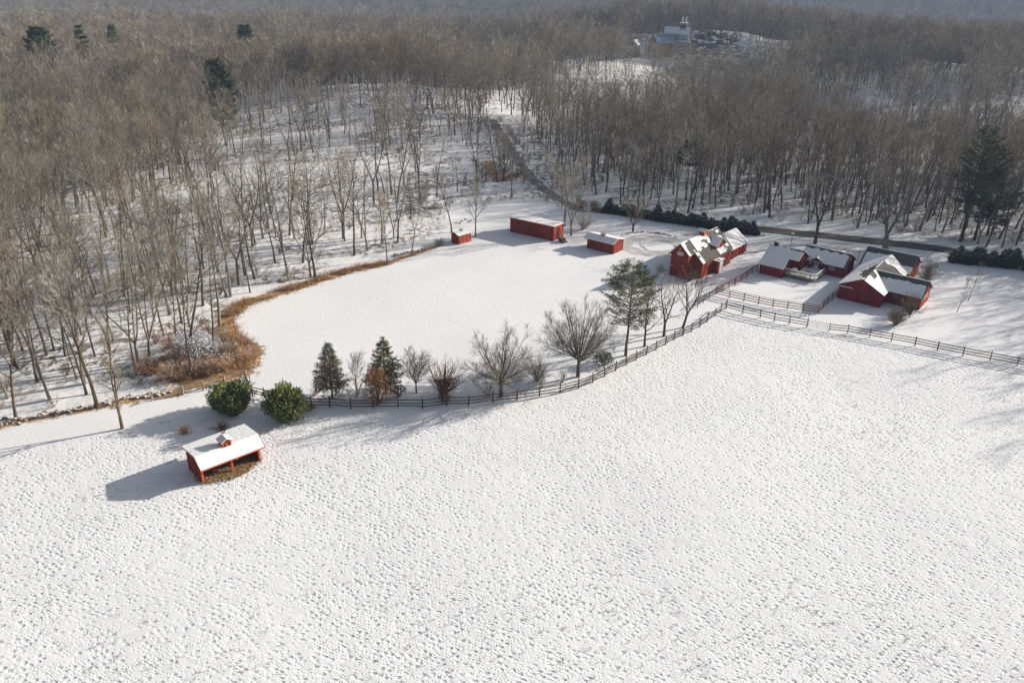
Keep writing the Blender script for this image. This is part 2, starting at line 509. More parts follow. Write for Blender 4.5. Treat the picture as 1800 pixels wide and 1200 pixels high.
Z = Z + nearz + 0.25 * (fbm(X / 4, Y / 4, 3) - 0.5) * woods * (1 - far)
nyy, nxx = X.shape
me = bpy.data.meshes.new('snowy_ground')
co = np.stack([X, Y, Z], -1).reshape(-1, 3)
idx = np.arange(nyy * nxx).reshape(nyy, nxx)
quads = np.stack([idx[:-1, :-1], idx[:-1, 1:], idx[1:, 1:], idx[1:, :-1]], -1).reshape(-1, 4)
me.vertices.add(len(co)); me.vertices.foreach_set('co', co.ravel())
me.loops.add(quads.size); me.loops.foreach_set('vertex_index', quads.ravel().astype(np.int32))
me.polygons.add(len(quads)); me.polygons.foreach_set('loop_start', np.arange(0, quads.size, 4, dtype=np.int32))
me.polygons.foreach_set('loop_total', np.full(len(quads), 4, dtype=np.int32))
me.update(calc_edges=True)
me.polygons.foreach_set('use_smooth', np.ones(len(quads), bool))
me.materials.append(gm)
for n, a in (('woods', woods), ('tufts', tufts), ('brown', brown)):
    at = me.attributes.new(n, 'FLOAT', 'POINT'); at.data.foreach_set('value', a.ravel().astype(np.float32))
ground = link('snowy_ground', me); ground['kind'] = 'structure'


def strip(name, line, wid, material, lift=0.03, sub=6, jit=0.25):
    """a road or path sheet following the land"""
    mb = MB(); pts = []
    for a, b_ in zip(line[:-1], line[1:]):
        n = max(2, int(math.dist(a[:2], b_[:2]) / 2.0))
        for k in range(n): pts.append((a[0] + (b_[0] - a[0]) * k / n, a[1] + (b_[1] - a[1]) * k / n))
    pts.append(line[-1][:2])
    for _ in range(3):
        pts = [pts[0]] + [((p[0] + 2 * q[0] + r[0]) / 4, (p[1] + 2 * q[1] + r[1]) / 4) for p, q, r in zip(pts, pts[1:], pts[2:])] + [pts[-1]]
    rows_ = []
    for i, p in enumerate(pts):
        a = pts[max(i - 1, 0)]; b_ = pts[min(i + 1, len(pts) - 1)]
        d = Vector((b_[0] - a[0], b_[1] - a[1])).normalized(); nrm = Vector((-d.y, d.x))
        w1 = wid / 2 + rng.uniform(-jit, jit); w2 = wid / 2 + rng.uniform(-jit, jit)
        r = []
        for k in range(sub + 1):
            t = -w1 + (w1 + w2) * k / sub
            x, y = p[0] + nrm.x * t, p[1] + nrm.y * t
            r.append((x, y, float(terrain(x, y)) + lift + 0.25 * float(sstep(200, 400, y))))
        rows_.append(r)
    for r in rows_: mb.v.extend(r)
    w = sub + 1
    for i in range(len(rows_) - 1):
        for k in range(sub):
            mb.f.append((i * w + k + 1, i * w + k, (i + 1) * w + k, (i + 1) * w + k + 1)); mb.m.append(0)
    o = mb.build(name, material); o['kind'] = 'structure'
    return o


strip('road', ROAD, 5.2, MAT['road'], 0.035)
strip('lane', LANE, 3.1, MAT['lane_gravel'], 0.12, jit=0.6)
strip('driveway', P([(1345, 412), (1280, 405), (1200, 412)]), 3.0, MAT['slush'], 0.045, jit=0.6)
for k_, tr_ in enumerate(([(1190, 420), (1150, 412), (1120, 424), (1130, 440), (1165, 446)], [(1320, 446), (1345, 434), (1400, 428), (1470, 436), (1560, 446)], [(1300, 438), (1335, 424), (1400, 419), (1500, 430)])):
    for dx_ in (0, 5):
        strip('tyre_track', P([(x + dx_, y + dx_ * .5) for x, y in tr_]), .28, MAT['slush'], 0.05 + .004 * k_ + .002 * (dx_ > 0), sub=2, jit=.06)
# the round turning place
mb = MB(); cxx, cyy, _ = gp(1148, 432); n = 40
ring = [(cxx + math.cos(a) * (8.3 + rng.uniform(-.5, .5)), cyy + math.sin(a) * (7.3 + rng.uniform(-.5, .5)), 0.03) for a in [6.2832 * k / n for k in range(n)]]
ring2 = [(cxx + (p[0] - cxx) * 0.55, cyy + (p[1] - cyy) * 0.5, 0.03) for p in ring]
mb.add(ring + ring2, [(k, (k + 1) % n, n + (k + 1) % n, n + k) for k in range(n)])
o = mb.build('turning_circle', MAT['slush']); o['kind'] = 'structure'

# ---------------------------------------------------------------- buildings


class Fr:
    def __init__(s, x, y, a): s.x, s.y, s.a = x, y, math.radians(a); s.c, s.s = math.cos(s.a), math.sin(s.a)
    def root(s, name, label, cat): return thing(name, label, cat, (s.x, s.y, 0), s.a)


def snow_slab(name, quad, mask, nu, nv, th, parent, lift=0.03, seed=0, material='snow'):
    """snow lying on a slope: quad (p00,p10,p11,p01) counter-clockwise from above, mask(u,v)->bool, real thickness"""
    q = [Vector(p) for p in quad]
    n = (q[1] - q[0]).cross(q[3] - q[0]).normalized()
    r = random.Random(seed)
    pt = {}

    def P3(i, j, top):
        if (i, j) not in pt:
            u = i / nu; v = j / nv
            if 0 < i < nu: u += r.uniform(-.3, .3) / nu
            if 0 < j < nv: v += r.uniform(-.3, .3) / nv
            u = min(max(u, 0.004), 0.996); v = min(max(v, 0.004), 0.996)
            pt[(i, j)] = (q[0] * (1 - u) * (1 - v) + q[1] * u * (1 - v) + q[2] * u * v + q[3] * (1 - u) * v, r.uniform(0.8, 1.15))
        p, k = pt[(i, j)]
        return p + n * (lift + (th * k if top else -0.02))
    cells = {(i, j) for i in range(nu) for j in range(nv) if mask((i + .5) / nu, (j + .5) / nv)}
    mb = MB()
    for (i, j) in cells:
        mb.add([P3(i, j, 1), P3(i + 1, j, 1), P3(i + 1, j + 1, 1), P3(i, j + 1, 1)], [(0, 1, 2, 3)])
        for (di, dj, a, b_) in ((0, -1, (i, j), (i + 1, j)), (1, 0, (i + 1, j), (i + 1, j + 1)), (0, 1, (i + 1, j + 1), (i, j + 1)), (-1, 0, (i, j + 1), (i, j))):
            if (i + di, j + dj) not in cells:
                mb.add([P3(*a, 0), P3(*b_, 0), P3(*b_, 1), P3(*a, 1)], [(0, 1, 2, 3)])
    return mb.build(name, MAT[material], parent)


ALL = lambda u, v: True


def pent_walls(mb, u0, u1, v0, v1, z0, z1, vr, zr, zb=-0.3):
    """closed body with gable ends at u0 and u1, ridge along u"""
    a = [(u0, v0, zb), (u0, v1, zb), (u0, v1, z1), (u0, vr, zr), (u0, v0, z0)]
    b_ = [(u1, p[1], p[2]) for p in a]
    mb.add(a + b_, [(4, 3, 2, 1, 0), (5, 6, 7, 8, 9), (0, 1, 6, 5), (1, 2, 7, 6), (2, 3, 8, 7), (3, 4, 9, 8), (4, 0, 5, 9)])


def roof_slab(name, quad, th, m, parent, up=True):
    mb = MB(); mb.slab(quad, th); return mb.build(name, MAT[m], parent)


def bx(mb, u0, u1, v0, v1, z0, z1, mi=0):
    mb.box8([(u0, v0, z0), (u1, v0, z0), (u1, v1, z0), (u0, v1, z0), (u0, v0, z1), (u1, v0, z1), (u1, v1, z1), (u0, v1, z1)], mi)


def window(parent, axis, at, a0, a1, z0, z1, out, panes=(2, 2), frame='white_paint'):
    """axis 'v' : lies in a plane v=at facing out (+1/-1) with a = u ; axis 'u' : plane u=at with a = v"""
    def B(mb, p0, p1, q0, q1, d0, d1):
        if axis == 'v': bx(mb, p0, p1, min(at + out * d0, at + out * d1), max(at + out * d0, at + out * d1), q0, q1)
        else: bx(mb, min(at + out * d0, at + out * d1), max(at + out * d0, at + out * d1), p0, p1, q0, q1)
    w = 0.09
    mb = MB()
    B(mb, a0, a1, z0, z0 + w, 0.003, 0.06); B(mb, a0, a1, z1 - w, z1, 0.003, 0.06)
    B(mb, a0, a0 + w, z0 + w, z1 - w, 0.003, 0.06); B(mb, a1 - w, a1, z0 + w, z1 - w, 0.003, 0.06)
    for k in range(1, panes[0]):
        c_ = a0 + (a1 - a0) * k / panes[0]; B(mb, c_ - .03, c_ + .03, z0 + w, z1 - w, 0.006, 0.05)
    for k in range(1, panes[1]):
        c_ = z0 + (z1 - z0) * k / panes[1]; B(mb, a0 + w, a1 - w, c_ - .02, c_ + .02, 0.009, 0.046)
    f = mb.build('window', MAT[frame], parent)
    g = MB(); B(g, a0 + w * .6, a1 - w * .6, z0 + w * .6, z1 - w * .6, -0.02, 0.02)
    g.build('pane', MAT['glass'], f)
    return f


def cupola(parent, u, v, zb, w, h, rh, wall='red_trim', vane=False, along='u'):
    mb = MB(); bx(mb, u - w / 2, u + w / 2, v - w / 2, v + w / 2, zb, zb + h)
    cu = mb.build('cupola', MAT[wall], parent)
    o_ = w * .68; z = zb + h
    mb = MB()
    for s_ in (1, -1):
        q = [(u - o_, v + s_ * o_ * s_, z - 0.02), (u + o_, v + s_ * o_ * s_, z - .02), (u + o_, v, z + rh), (u - o_, v, z + rh)]
    A = [(u - o_, v - o_, z - .03), (u + o_, v - o_, z - .03), (u + o_, v, z + rh), (u - o_, v, z + rh)]
    B_ = [(u + o_, v + o_, z - .03), (u - o_, v + o_, z - .03), (u - o_, v, z + rh), (u + o_, v, z + rh)]
    if along == 'v':
        rot = lambda p: (u - (p[1] - v), v + (p[0] - u), p[2])
        A = [rot(p) for p in A]; B_ = [rot(p) for p in B_]
    mb.slab(A, .05); mb.slab(B_, .05)
    mb.build('cupola_roof', MAT[wall], cu)
    mb = MB()
    mb.add(A + B_, [])
    for q in (A, B_):
        qq = [Vector(p) + Vector((0, 0, .012)) for p in q]; mb.slab([p + Vector((0, 0, .07)) for p in qq], .055)
    mb.build('cupola_snow', MAT['snow'], cu)
    for sx in (-.22, .22):
        mb = MB(); bx(mb, u + sx * w - .12 * w, u + sx * w + .12 * w, v - w / 2 - .012, v - w / 2 + .01, zb + h * .3, zb + h * .8)
        mb.build('louvre', MAT['dark_inside'], cu)
    if vane:
        mb = MB(); zt = z + rh
        mb.tube([(u, v, zt), (u, v, zt + .75)], [.02, .02], 5)
        mb.bar((u - .3, v, zt + .35), (u + .3, v, zt + .35), .025, .025); mb.bar((u, v - .3, zt + .35), (u, v + .3, zt + .35), .025, .025)
        # running horse silhouette with depth
        hs = [(-.30, .62), (-.22, .70), (.08, .70), (.20, .84), (.30, .80), (.22, .68), (.16, .58), (.20, .46), (.13, .46), (.08, .56), (-.12, .56), (-.20, .46), (-.26, .46), (-.20, .60)]
        a = [(u + p[0], v - .015, zt + p[1]) for p in hs]; c_ = [(u + p[0], v + .015, zt + p[1]) for p in hs]; k = len(hs)
        mb.add(a + c_, [tuple(range(k)), tuple(range(2 * k - 1, k - 1, -1))] + [(i, k + i, k + (i + 1) % k, (i + 1) % k) for i in range(k)])
        mb.build('weather_vane', MAT['iron'], cu)
    return cu


# --- A : open-fronted shelter in the near pasture
f = Fr(-35.69, 76.9, 43)
A = f.root('horse_shelter', 'open-fronted red wooden shelter with snowy roof alone in the near pasture', 'shelter')
W_, D_ = 7.25, 4.1
zf, zr, zb_ = 2.25, 3.3, 3.0
VR = 0.85


def wall_poly(mb, pts2, u0, u1):
    n = len(pts2)
    a = [(u0, p[0], p[1]) for p in pts2]; b_ = [(u1, p[0], p[1]) for p in pts2]
    mb.add(a + b_, [tuple(range(n - 1, -1, -1)), tuple(range(n, 2 * n))] + [(i, (i + 1) % n, n + (i + 1) % n, n + i) for i in range(n)])


side = [(0, -.3), (D_, -.3), (D_, zb_ - .1), (VR, zr - .1), (0, zf + .33)]
mb = MB(); wall_poly(mb, side, 0, .12); mb.build('wall', MAT['red_boards'], A)
mb = MB(); wall_poly(mb, side, W_ - .12, W_); mb.build('wall', MAT['red_boards'], A)
mb = MB(); bx(mb, .12, W_ - .12, D_ - .12, D_, -.3, zb_ - .15); mb.build('wall', MAT['red_boards'], A)
for u in (0.09, W_ / 2 + .05, W_ - .09):
    mb = MB(); bx(mb, u - .12, u + .12, -.05, .19, -.2, zf + .25); mb.build('post', MAT['red_trim'], A)
mb = MB(); bx(mb, -.02, W_ + .02, -.08, -.052, zf + .06, zf + .30); mb.build('header_beam', MAT['red_trim'], A)
RF = [(-.25, -.65, zf - .07), (W_ + .45, -.65, zf - .07), (W_ + .45, VR, zr), (-.25, VR, zr)]
RB = [(W_ + .45, D_ + .5, zb_ - .02), (-.25, D_ + .5, zb_ - .02), (-.25, VR, zr), (W_ + .45, VR, zr)]
r1 = roof_slab('roof', RF, .07, 'red_trim', A); r2 = roof_slab('roof', RB, .07, 'red_trim', A)
snow_slab('snow_cover', RF, ALL, 24, 8, .06, r1, seed=1)
snow_slab('snow_cover', RB, ALL, 24, 14, .06, r2, seed=2)
mb = MB(); mb.bar((-.27, -.66, zf - .10), (W_ + .47, -.66, zf - .10), .04, .2); mb.build('fascia', MAT['red_trim'], A)
mb = MB(); mb.bar((W_ + .47, -.66, zf - .06), (W_ + .47, VR, zr + .0), .03, .14); mb.build('fascia', MAT['fence_wood'], A)
cupola(A, 3.7, 1.2, 3.1, 1.1, .85, .38, vane=True, along='v')
mb = MB(); mb.tube([(4.1, -.60, zf - .1), (4.1, -.60, zf - .28)], [.06, .09], 8); mb.build('lamp', MAT['white_paint'], A)
# trodden bare soil under it
mb = MB(); n = 90; ring = []
for k in range(n):
    a = 6.2832 * k / n
    ring.append((3.6 + math.cos(a) * (3.75 + .55 * rng.uniform(-1, .8)), 1.0 + math.sin(a) * (2.35 + .5 * rng.uniform(-1, .8)), .0))
ctr = (3.6, 1.0, .03)
mb.add(ring + [ctr], [(k, (k + 1) % n, n) for k in range(n)])
o = mb.build('bare_soil', MAT['bare_earth']); o.matrix_world = Matrix.Translation((f.x, f.y, .16)) @ Matrix.Rotation(f.a, 4, 'Z'); o['kind'] = 'structure'

mb = MB(); r = random.Random(4)
for k in range(2600):
    a = r.uniform(0, 6.28); q = math.sqrt(r.random()) * 1.08
    p_ = (3.6 + math.cos(a) * 3.85 * q, 1.0 + math.sin(a) * 2.45 * q, .05)
    dd_ = Vector((r.gauss(0, 1), r.gauss(0, 1), r.uniform(.1, .9))).normalized(); sd_ = dd_.cross(Vector((0, 0, 1))).normalized() * r.uniform(.02, .05)
    v0 = Vector(p_); mb.add([v0 - sd_, v0 + sd_, v0 + dd_ * r.uniform(.12, .32)], [(0, 1, 2)], 0 if r.random() < .6 else 1)
o = mb.build('loose_straw', [MAT['tawny'], MAT['tuft_grass']]); o.matrix_world = Matrix.Translation((f.x, f.y, .16)) @ Matrix.Rotation(f.a, 4, 'Z'); o['kind'] = 'stuff'

# --- B : smallest shed by the woods
f = Fr(-12.24, 167.62, 46)
Bd = f.root('garden_shed', 'smallest red shed with snowy gable roof and tiny cupola at the edge of the woods', 'shed')
mb = MB(); pent_walls(mb, 0, 3.8, 0, 2.3, 2.1, 2.1, 1.15, 2.5); mb.build('wall', MAT['red_boards'], Bd)
Q1 = [(-.25, -.3, 2.02), (4.05, -.3, 2.02), (4.05, 1.15, 2.64), (-.25, 1.15, 2.64)]
Q2 = [(4.05, 2.6, 2.02), (-.25, 2.6, 2.02), (-.25, 1.15, 2.64), (4.05, 1.15, 2.64)]
for i, q in enumerate((Q1, Q2)):
    r1 = roof_slab('roof', q, .06, 'red_trim', Bd); snow_slab('snow_cover', q, ALL, 10, 5, .06, r1, seed=5 + i)
cupola(Bd, 1.9, 1.15, 2.5, .5, .45, .2)
for u in (.35, 1.45, 2.6):
    mb = MB(); bx(mb, u, u + .95, -.05, -.003, .1, 1.85); d = mb.build('door', MAT['red_trim'], Bd)
    mb = MB(); mb.bar((u + .08, -.07, .2), (u + .87, -.07, 1.75), .03, .08, up=(0, 1, 0)); mb.build('brace', MAT['fence_red'], d)

# --- C : long low-pitched barn
f = Fr(8.78, 171.48, -34)
Cb = f.root('long_barn', 'long low red barn with flat snowy roof between bare trees at the far side', 'barn')
mb = MB(); bx(mb, -11.8, 0, 0, 4.2, -.3, 3.1)
mb.add([(-11.8, 0, 3.1), (0, 0, 3.1), (0, 4.2, 3.1), (-11.8, 4.2, 3.1), (-11.8, 0, 3.35), (0, 0, 3.35)], [(0, 1, 5, 4), (4, 5, 2, 3), (0, 4, 3), (1, 2, 5)])
mb.build('wall', MAT['red_boards'], Cb)
Q = [(-12.0, -.25, 3.45), (.25, -.25, 3.45), (.25, 4.45, 3.2), (-12.0, 4.45, 3.2)]
r1 = roof_slab('roof', Q, .09, 'red_trim', Cb); snow_slab('snow_cover', Q, lambda u, v: fbm(u * 12, v * 5, 3) > .27, 40, 14, .07, r1, seed=8)
mb = MB(); bx(mb, -9.0, -8.9, -.02, -.003, 0, 3.2); mb.build('drainpipe', MAT['maroon_boards'], Cb)
mb = MB(); bx(mb, -8.7, -5.4, -.05, -.003, .05, 2.95); mb.build('sliding_door', MAT['red_boards'], Cb)
mb = MB(); bx(mb, .003, .03, 1.5, 2.2, .1, 2.7); mb.build('doorway', MAT['dark_inside'], Cb)
mb = MB(); bx(mb, .003, .06, 2.4, 3.6, .1, 2.7); d = mb.build('door', MAT['red_trim'], Cb)
mb = MB(); mb.bar((.08, 2.5, .2), (.08, 3.5, 2.6), .03, .09, up=(1, 0, 0)); mb.bar((.09, 3.5, .2), (.09, 2.5, 2.6), .03, .09, up=(1, 0, 0)); mb.build('brace', MAT['fence_red'], d)
# log pile by its end
LP = thing('log_pile', 'pile of dark cut logs beside the right end of the long barn', 'log pile', (10.9, 171.2, 0), math.radians(40))
lm = None
for k in range(14):
    if lm is None:
        mb = MB(); mb.tube([(-.6, 0, 0), (.6, 0, 0)], [.17, .16], 7); mb.f.append(tuple(range(6, -1, -1))); mb.m.append(0); lm = mb.mesh('log', MAT['bark'])
    o = link('log', lm, LP); o.location = (rng.uniform(-.2, .2), (k % 5) * .36 - .7 + (k // 5) * .18, .16 + (k // 5) * .3); o.rotation_euler = (rng.uniform(0, 3), 0, rng.uniform(-.06, .06))

# --- D : shed with cupola
f = Fr(21.38, 163.3, -37)
Dd = f.root('cupola_shed', 'red shed with overhanging snowy roof and small cupola right of the long barn', 'shed')
mb = MB(); pent_walls(mb, -6.75, 0, 0, 4.1, 2.45, 2.35, 1.3, 2.95); mb.build('wall', MAT['red_boards'], Dd)
Q1 = [(-7.5, -.55, 2.28), (.2, -.55, 2.28), (.2, 1.3, 3.08), (-7.5, 1.3, 3.08)]
Q2 = [(.2, 4.45, 2.40), (-7.5, 4.45, 2.40), (-7.5, 1.3, 3.08), (.2, 1.3, 3.08)]
for i, q in enumerate((Q1, Q2)):
    r1 = roof_slab('roof', q, .08, 'red_trim', Dd); snow_slab('snow_cover', q, ALL, 18, 7, .07, r1, seed=11 + i)
cupola(Dd, -3.6, 1.5, 2.95, .75, .5, .3)

# --- E : tall red house with dormer
f = Fr(31.31, 151.2, -40)
E_ = f.root('dormered_house', 'tallest red building with steep patchy-snow roof, cupola and lit orange dormer', 'house')
RU, RZ = 1.9, 7.0
s = .93


def zright(u): return RZ - s * (u - RU)


mb = MB()
# front part (gable towards the pasture), rotated so that its ridge runs along v
pf = [(0, -.3), (3.85, -.3), (3.85, zright(3.85) - .12), (RU, RZ - .12), (0, 4.75)]
a = [(p[0], 0, p[1]) for p in pf]; c_ = [(p[0], 2.35, p[1]) for p in pf]
mb.add(a + c_, [(0, 1, 2, 3, 4), (9, 8, 7, 6, 5)] + [(i, 5 + i, 5 + (i + 1) % 5, (i + 1) % 5) for i in range(5)])
mb.build('wall', MAT['red_boards'], E_)
mb = MB()
pf = [(.01, -.3), (5.76, -.3), (5.76, zright(5.76) - .1), (RU, RZ - .13), (.01, 4.73)]
a = [(p[0], 2.36, p[1]) for p in pf]; c_ = [(p[0], 15.1, p[1]) for p in pf]
mb.add(a + c_, [(0, 1, 2, 3, 4), (9, 8, 7, 6, 5)] + [(i, 5 + i, 5 + (i + 1) % 5, (i + 1) % 5) for i in range(5)])
mb.build('wall', MAT['red_boards'], E_)
# roofs
Ql = [(-.55, 15.4, 4.32), (-.55, -.3, 4.32), (RU, -.3, RZ), (RU, 15.4, RZ)]
Qr1 = [(4.15, -.3, zright(4.15)), (4.15, 2.1, zright(4.15)), (RU, 2.1, RZ), (RU, -.3, RZ)]
Qr2 = [(6.05, 2.103, zright(6.05)), (6.05, 15.4, zright(6.05)), (RU, 15.4, RZ), (RU, 2.103, RZ)]
rl = roof_slab('roof', Ql, .12, 'weathered_roof', E_); snow_slab('snow_cover', Ql, lambda u, v: fbm(u * 6 + 3, v * 4, 3) > .42, 40, 12, .07, rl, seed=20)
rr1 = roof_slab('roof', Qr1, .12, 'weathered_roof', E_)
snow_slab('snow_cover', Qr1, lambda u, v: (u < .42 - .1 * math.sin(v * 5)) or v > .93, 12, 16, .07, rr1, seed=21)
rr2 = roof_slab('roof', Qr2, .12, 'weathered_roof', E_)


def emask(u, v):       # u from the front verge to the back, v from eave to ridge
    k = float(fbm(u * 9 + 1, v * 7, 3)) - .5
    if u < .09: return v < .45 + k
    if u < .30: return (v > .30 + u * 1.0 + k * .3 and u > .10 + .25 * (1 - v) * .4 - .02) or (v > .62 + k)
    if u < .56: return v > .5 and k > -.1
    if u < .78: return v < .55 + k * .6 and v > .05
    return (k > .16)


snow_slab('snow_cover', Qr2, emask, 60, 26, .07, rr2, seed=22)
# dormer with its gable towards the yard
mb = MB()
zd, zdr, va, vb, uf = 5.0, 6.25, 9.4, 13.0, 5.0
a = [(uf, va, 3.3), (uf, vb, 3.3), (uf, vb, zd), (uf, (va + vb) / 2, zdr), (uf, va, zd)]
c_ = [(2.4, p[1], p[2] + (1.5 if p[2] < 4 else 0)) for p in a]
mb.add(a + c_, [(0, 1, 2, 3, 4)] + [(i, 5 + i, 5 + (i + 1) % 5, (i + 1) % 5) for i in range(5)])
dm = mb.build('dormer', MAT['red_trim'], E_)
vm = (va + vb) / 2
Qa = [(1.95, va - .3, zd - .2), (uf + .35, va - .3, zd - .2), (uf + .35, vm, zdr + .08), (1.95, vm, zdr + .08)]
Qb = [(uf + .35, vb + .3, zd - .2), (1.95, vb + .3, zd - .2), (1.95, vm, zdr + .08), (uf + .35, vm, zdr + .08)]
for i, q in enumerate((Qa, Qb)):
    mb = MB(); mb.slab(q, .08); snow_ = None
    mb.build('dormer_roof', MAT['weathered_roof'], dm)
    mb = MB(); mb.slab([Vector(p) + Vector((0, 0, .09)) for p in q], .075); mb.build('snow_cover', MAT['snow'], dm)
window(E_, 'u', uf, vm - .35, vm + .35, 4.3, 5.2, 1, (2, 2), 'fence_red')
# paired window and lamps on the front gable
window(E_, 'v', 0, 1.35, 1.93, 4.55, 5.3, -1, (3, 3)); window(E_, 'v', 0, 2.02, 2.6, 4.55, 5.3, -1, (3, 3))
mb = MB(); bx(mb, .2, .62, -.3, -.003, 2.25, 2.34); mb.build('shelf', MAT['white_paint'], E_)
mb = MB(); bx(mb, 2.75, 3.0, -.25, -.003, 2.5, 2.6); mb.build('shelf', MAT['white_paint'], E_)
mb = MB(); bx(mb, 1.75, 2.05, -.14, -.003, 5.55, 5.95); mb.build('lamp', MAT['red_trim'], E_)
mb = MB(); bx(mb, 1.8, 2.0, -.35, -.003, 5.95, 6.02); mb.build('shelf', MAT['white_paint'], E_)
for (u, v) in ((5.765, 2.9), (5.765, 3.9), (5.765, 4.9)):
    mb = MB(); bx(mb, 5.763, 5.80, v, v + .22, 0, 3.1); mb.build('batten', MAT['red_trim'], E_)
mb = MB(); bx(mb, 5.763, 5.83, 5.3, 6.5, 0, 2.3); mb.build('doorway', MAT['maroon_boards'], E_)
cupola(E_, RU, 8.8, RZ - .35, 1.1, .95, .45)
# entry bump-out with white door
mb = MB(); bx(mb, 5.77, 6.85, 7.2, 9.5, -.2, 2.55); en = mb.build('entry_porch', MAT['red_boards'], E_)
mb = MB(); bx(mb, 5.77, 7.05, 7.0, 9.7, 2.553, 2.66); mb.build('porch_roof', MAT['slate_roof'], en)
Q = [(5.8, 7.02, 2.64), (7.03, 7.02, 2.64), (7.03, 9.68, 2.64), (5.8, 9.68, 2.64)]
snow_slab('snow_cover', Q, lambda u, v: not (.25 < u < .8 and .15 < v < .5), 8, 14, .06, en, seed=33)
mb = MB(); bx(mb, 6.853, 6.9, 8.0, 9.3, 0, 2.3); mb.build('door', MAT['white_paint'], en)
# low rear wing
mb = MB()
pf = [(-1.2, -.3), (4.8, -.3), (4.8, 2.3), (1.7, 4.55), (-1.2, 2.3)]
a = [(p[0], 15.12, p[1]) for p in pf]; c_ = [(p[0], 24.6, p[1]) for p in pf]
mb.add(a + c_, [(0, 1, 2, 3, 4), (9, 8, 7, 6, 5)] + [(i, 5 + i, 5 + (i + 1) % 5, (i + 1) % 5) for i in range(5)])
mb.build('wall', MAT['maroon_boards'], E_)
Q1 = [(5.1, 15.42, 2.2), (5.1, 24.85, 2.2), (1.7, 24.85, 4.68), (1.7, 15.42, 4.68)]
Q2 = [(-1.5, 24.85, 2.2), (-1.5, 15.42, 2.2), (1.7, 15.42, 4.68), (1.7, 24.85, 4.68)]
for i, q in enumerate((Q1, Q2)):
    r1 = roof_slab('roof', q, .1, 'weathered_roof', E_); snow_slab('snow_cover', q, ALL, 20, 8, .07, r1, seed=40 + i)
for v in (16.3, 18.0, 19.6, 21.2):
    mb = MB(); bx(mb, 4.803, 4.86, v, v + 1.2, 0, 2.1); mb.build('door', MAT['red_boards'], E_)
for v in (23.2, 24.3):
    mb = MB(); bx(mb, 4.803, 4.90, v, v + .25, 0, 2.2); mb.build('batten', MAT['red_trim'], E_)
# lean-to on the left
mb = MB(); bx(mb, -3.7, -.01, 8.2, 16.5, -.3, 3.1); mb.build('wall', MAT['maroon_boards'], E_)
Q = [(-4.0, 16.8, 3.15), (-4.0, 7.9, 3.15), (-.05, 7.9, 4.3), (-.05, 16.8, 4.3)]
r1 = roof_slab('roof', Q, .1, 'weathered_roof', E_); snow_slab('snow_cover', Q, ALL, 16, 6, .07, r1, seed=44)
mb = MB(); wall_poly(mb, [(0, 0)] * 0 + [(8.25, 3.08), (16.4, 3.08), (16.4, 3.09)], -3.6, -.1) if False else None
mb = MB(); mb.add([(-3.7, 8.2, 3.1), (-.01, 8.2, 3.1), (-.01, 8.2, 4.15), (-3.7, 8.3, 3.1), (-.01, 8.3, 3.1), (-.01, 8.3, 4.15)], [(0, 1, 2), (5, 4, 3), (0, 2, 5, 3), (1, 0, 3, 4)]); mb.build('wall', MAT['maroon_boards'], E_)

# --- F : low house with deck
f = Fr(49.86, 153.3, -38)
Fh = f.root('low_house', 'low dark red house with small porch gable, white door and snowy deck', 'house')
mb = MB(); pent_walls(mb, 0, 4.75, 0.2, 9.8, 1.95, 2.2, 5.1, 4.8); mb.build('wall', MAT['maroon_boards'], Fh)
mb = MB(); pent_walls(mb, 4.76, 6.6, 5.0, 9.75, 4.7, 2.2, 5.1, 4.75); mb.build('wall', MAT['maroon_boards'], Fh)
sl = (4.95 - 1.95) / 5.2
Qf1 = [(-.3, -.1, 1.95), (4.95, -.1, 1.95), (4.95, 5.1, 4.95), (-.3, 5.1, 4.95)]
Qf2 = [(4.953, 2.5, 1.95 + sl * 2.6), (6.9, 2.5, 1.95 + sl * 2.6), (6.9, 5.1, 4.95), (4.953, 5.1, 4.95)]
Qb = [(6.9, 10.1, 2.15), (-.3, 10.1, 2.15), (-.3, 5.1, 4.95), (6.9, 5.1, 4.95)]
r1 = roof_slab('roof', Qf1, .1, 'slate_roof', Fh); snow_slab('snow_cover', Qf1, lambda u, v: v < .985 - .12 * max(0, u - .55) + .03 * math.sin(u * 20), 24, 22, .06, r1, seed=50)
r1 = roof_slab('roof', Qf2, .1, 'slate_roof', Fh); snow_slab('snow_cover', Qf2, lambda u, v: v < .80, 8, 12, .06, r1, seed=51)
r1 = roof_slab('roof', Qb, .1, 'slate_roof', Fh); snow_slab('snow_cover', Qb, lambda u, v: v < .93, 16, 14, .06, r1, seed=52)
# the main block
mb = MB(); pent_walls(mb, 5.2, 14.1, 8.5, 15.2, 2.3, 2.2, 11.6, 4.15); mb.build('wall', MAT['maroon_boards'], Fh)
Q1 = [(5.0, 8.15, 2.2), (14.4, 8.15, 2.2), (14.4, 11.6, 4.32), (5.0, 11.6, 4.32)]
Q2 = [(14.4, 15.5, 2.15), (5.0, 15.5, 2.15), (5.0, 11.6, 4.32), (14.4, 11.6, 4.32)]
r1 = roof_slab('roof', Q1, .1, 'slate_roof', Fh); snow_slab('snow_cover', Q1, lambda u, v: v < .86 + .05 * math.sin(u * 31) * (u > .1) and u < .955, 50, 20, .06, r1, seed=53)
r1 = roof_slab('roof', Q2, .1, 'slate_roof', Fh); snow_slab('snow_cover', Q2, lambda u, v: v < .8, 20, 10, .06, r1, seed=54)
mb = MB(); bx(mb, 5.0, 14.4, 11.5, 11.7, 4.33, 4.39); mb.build('ridge_snow', MAT['snow'], Fh)
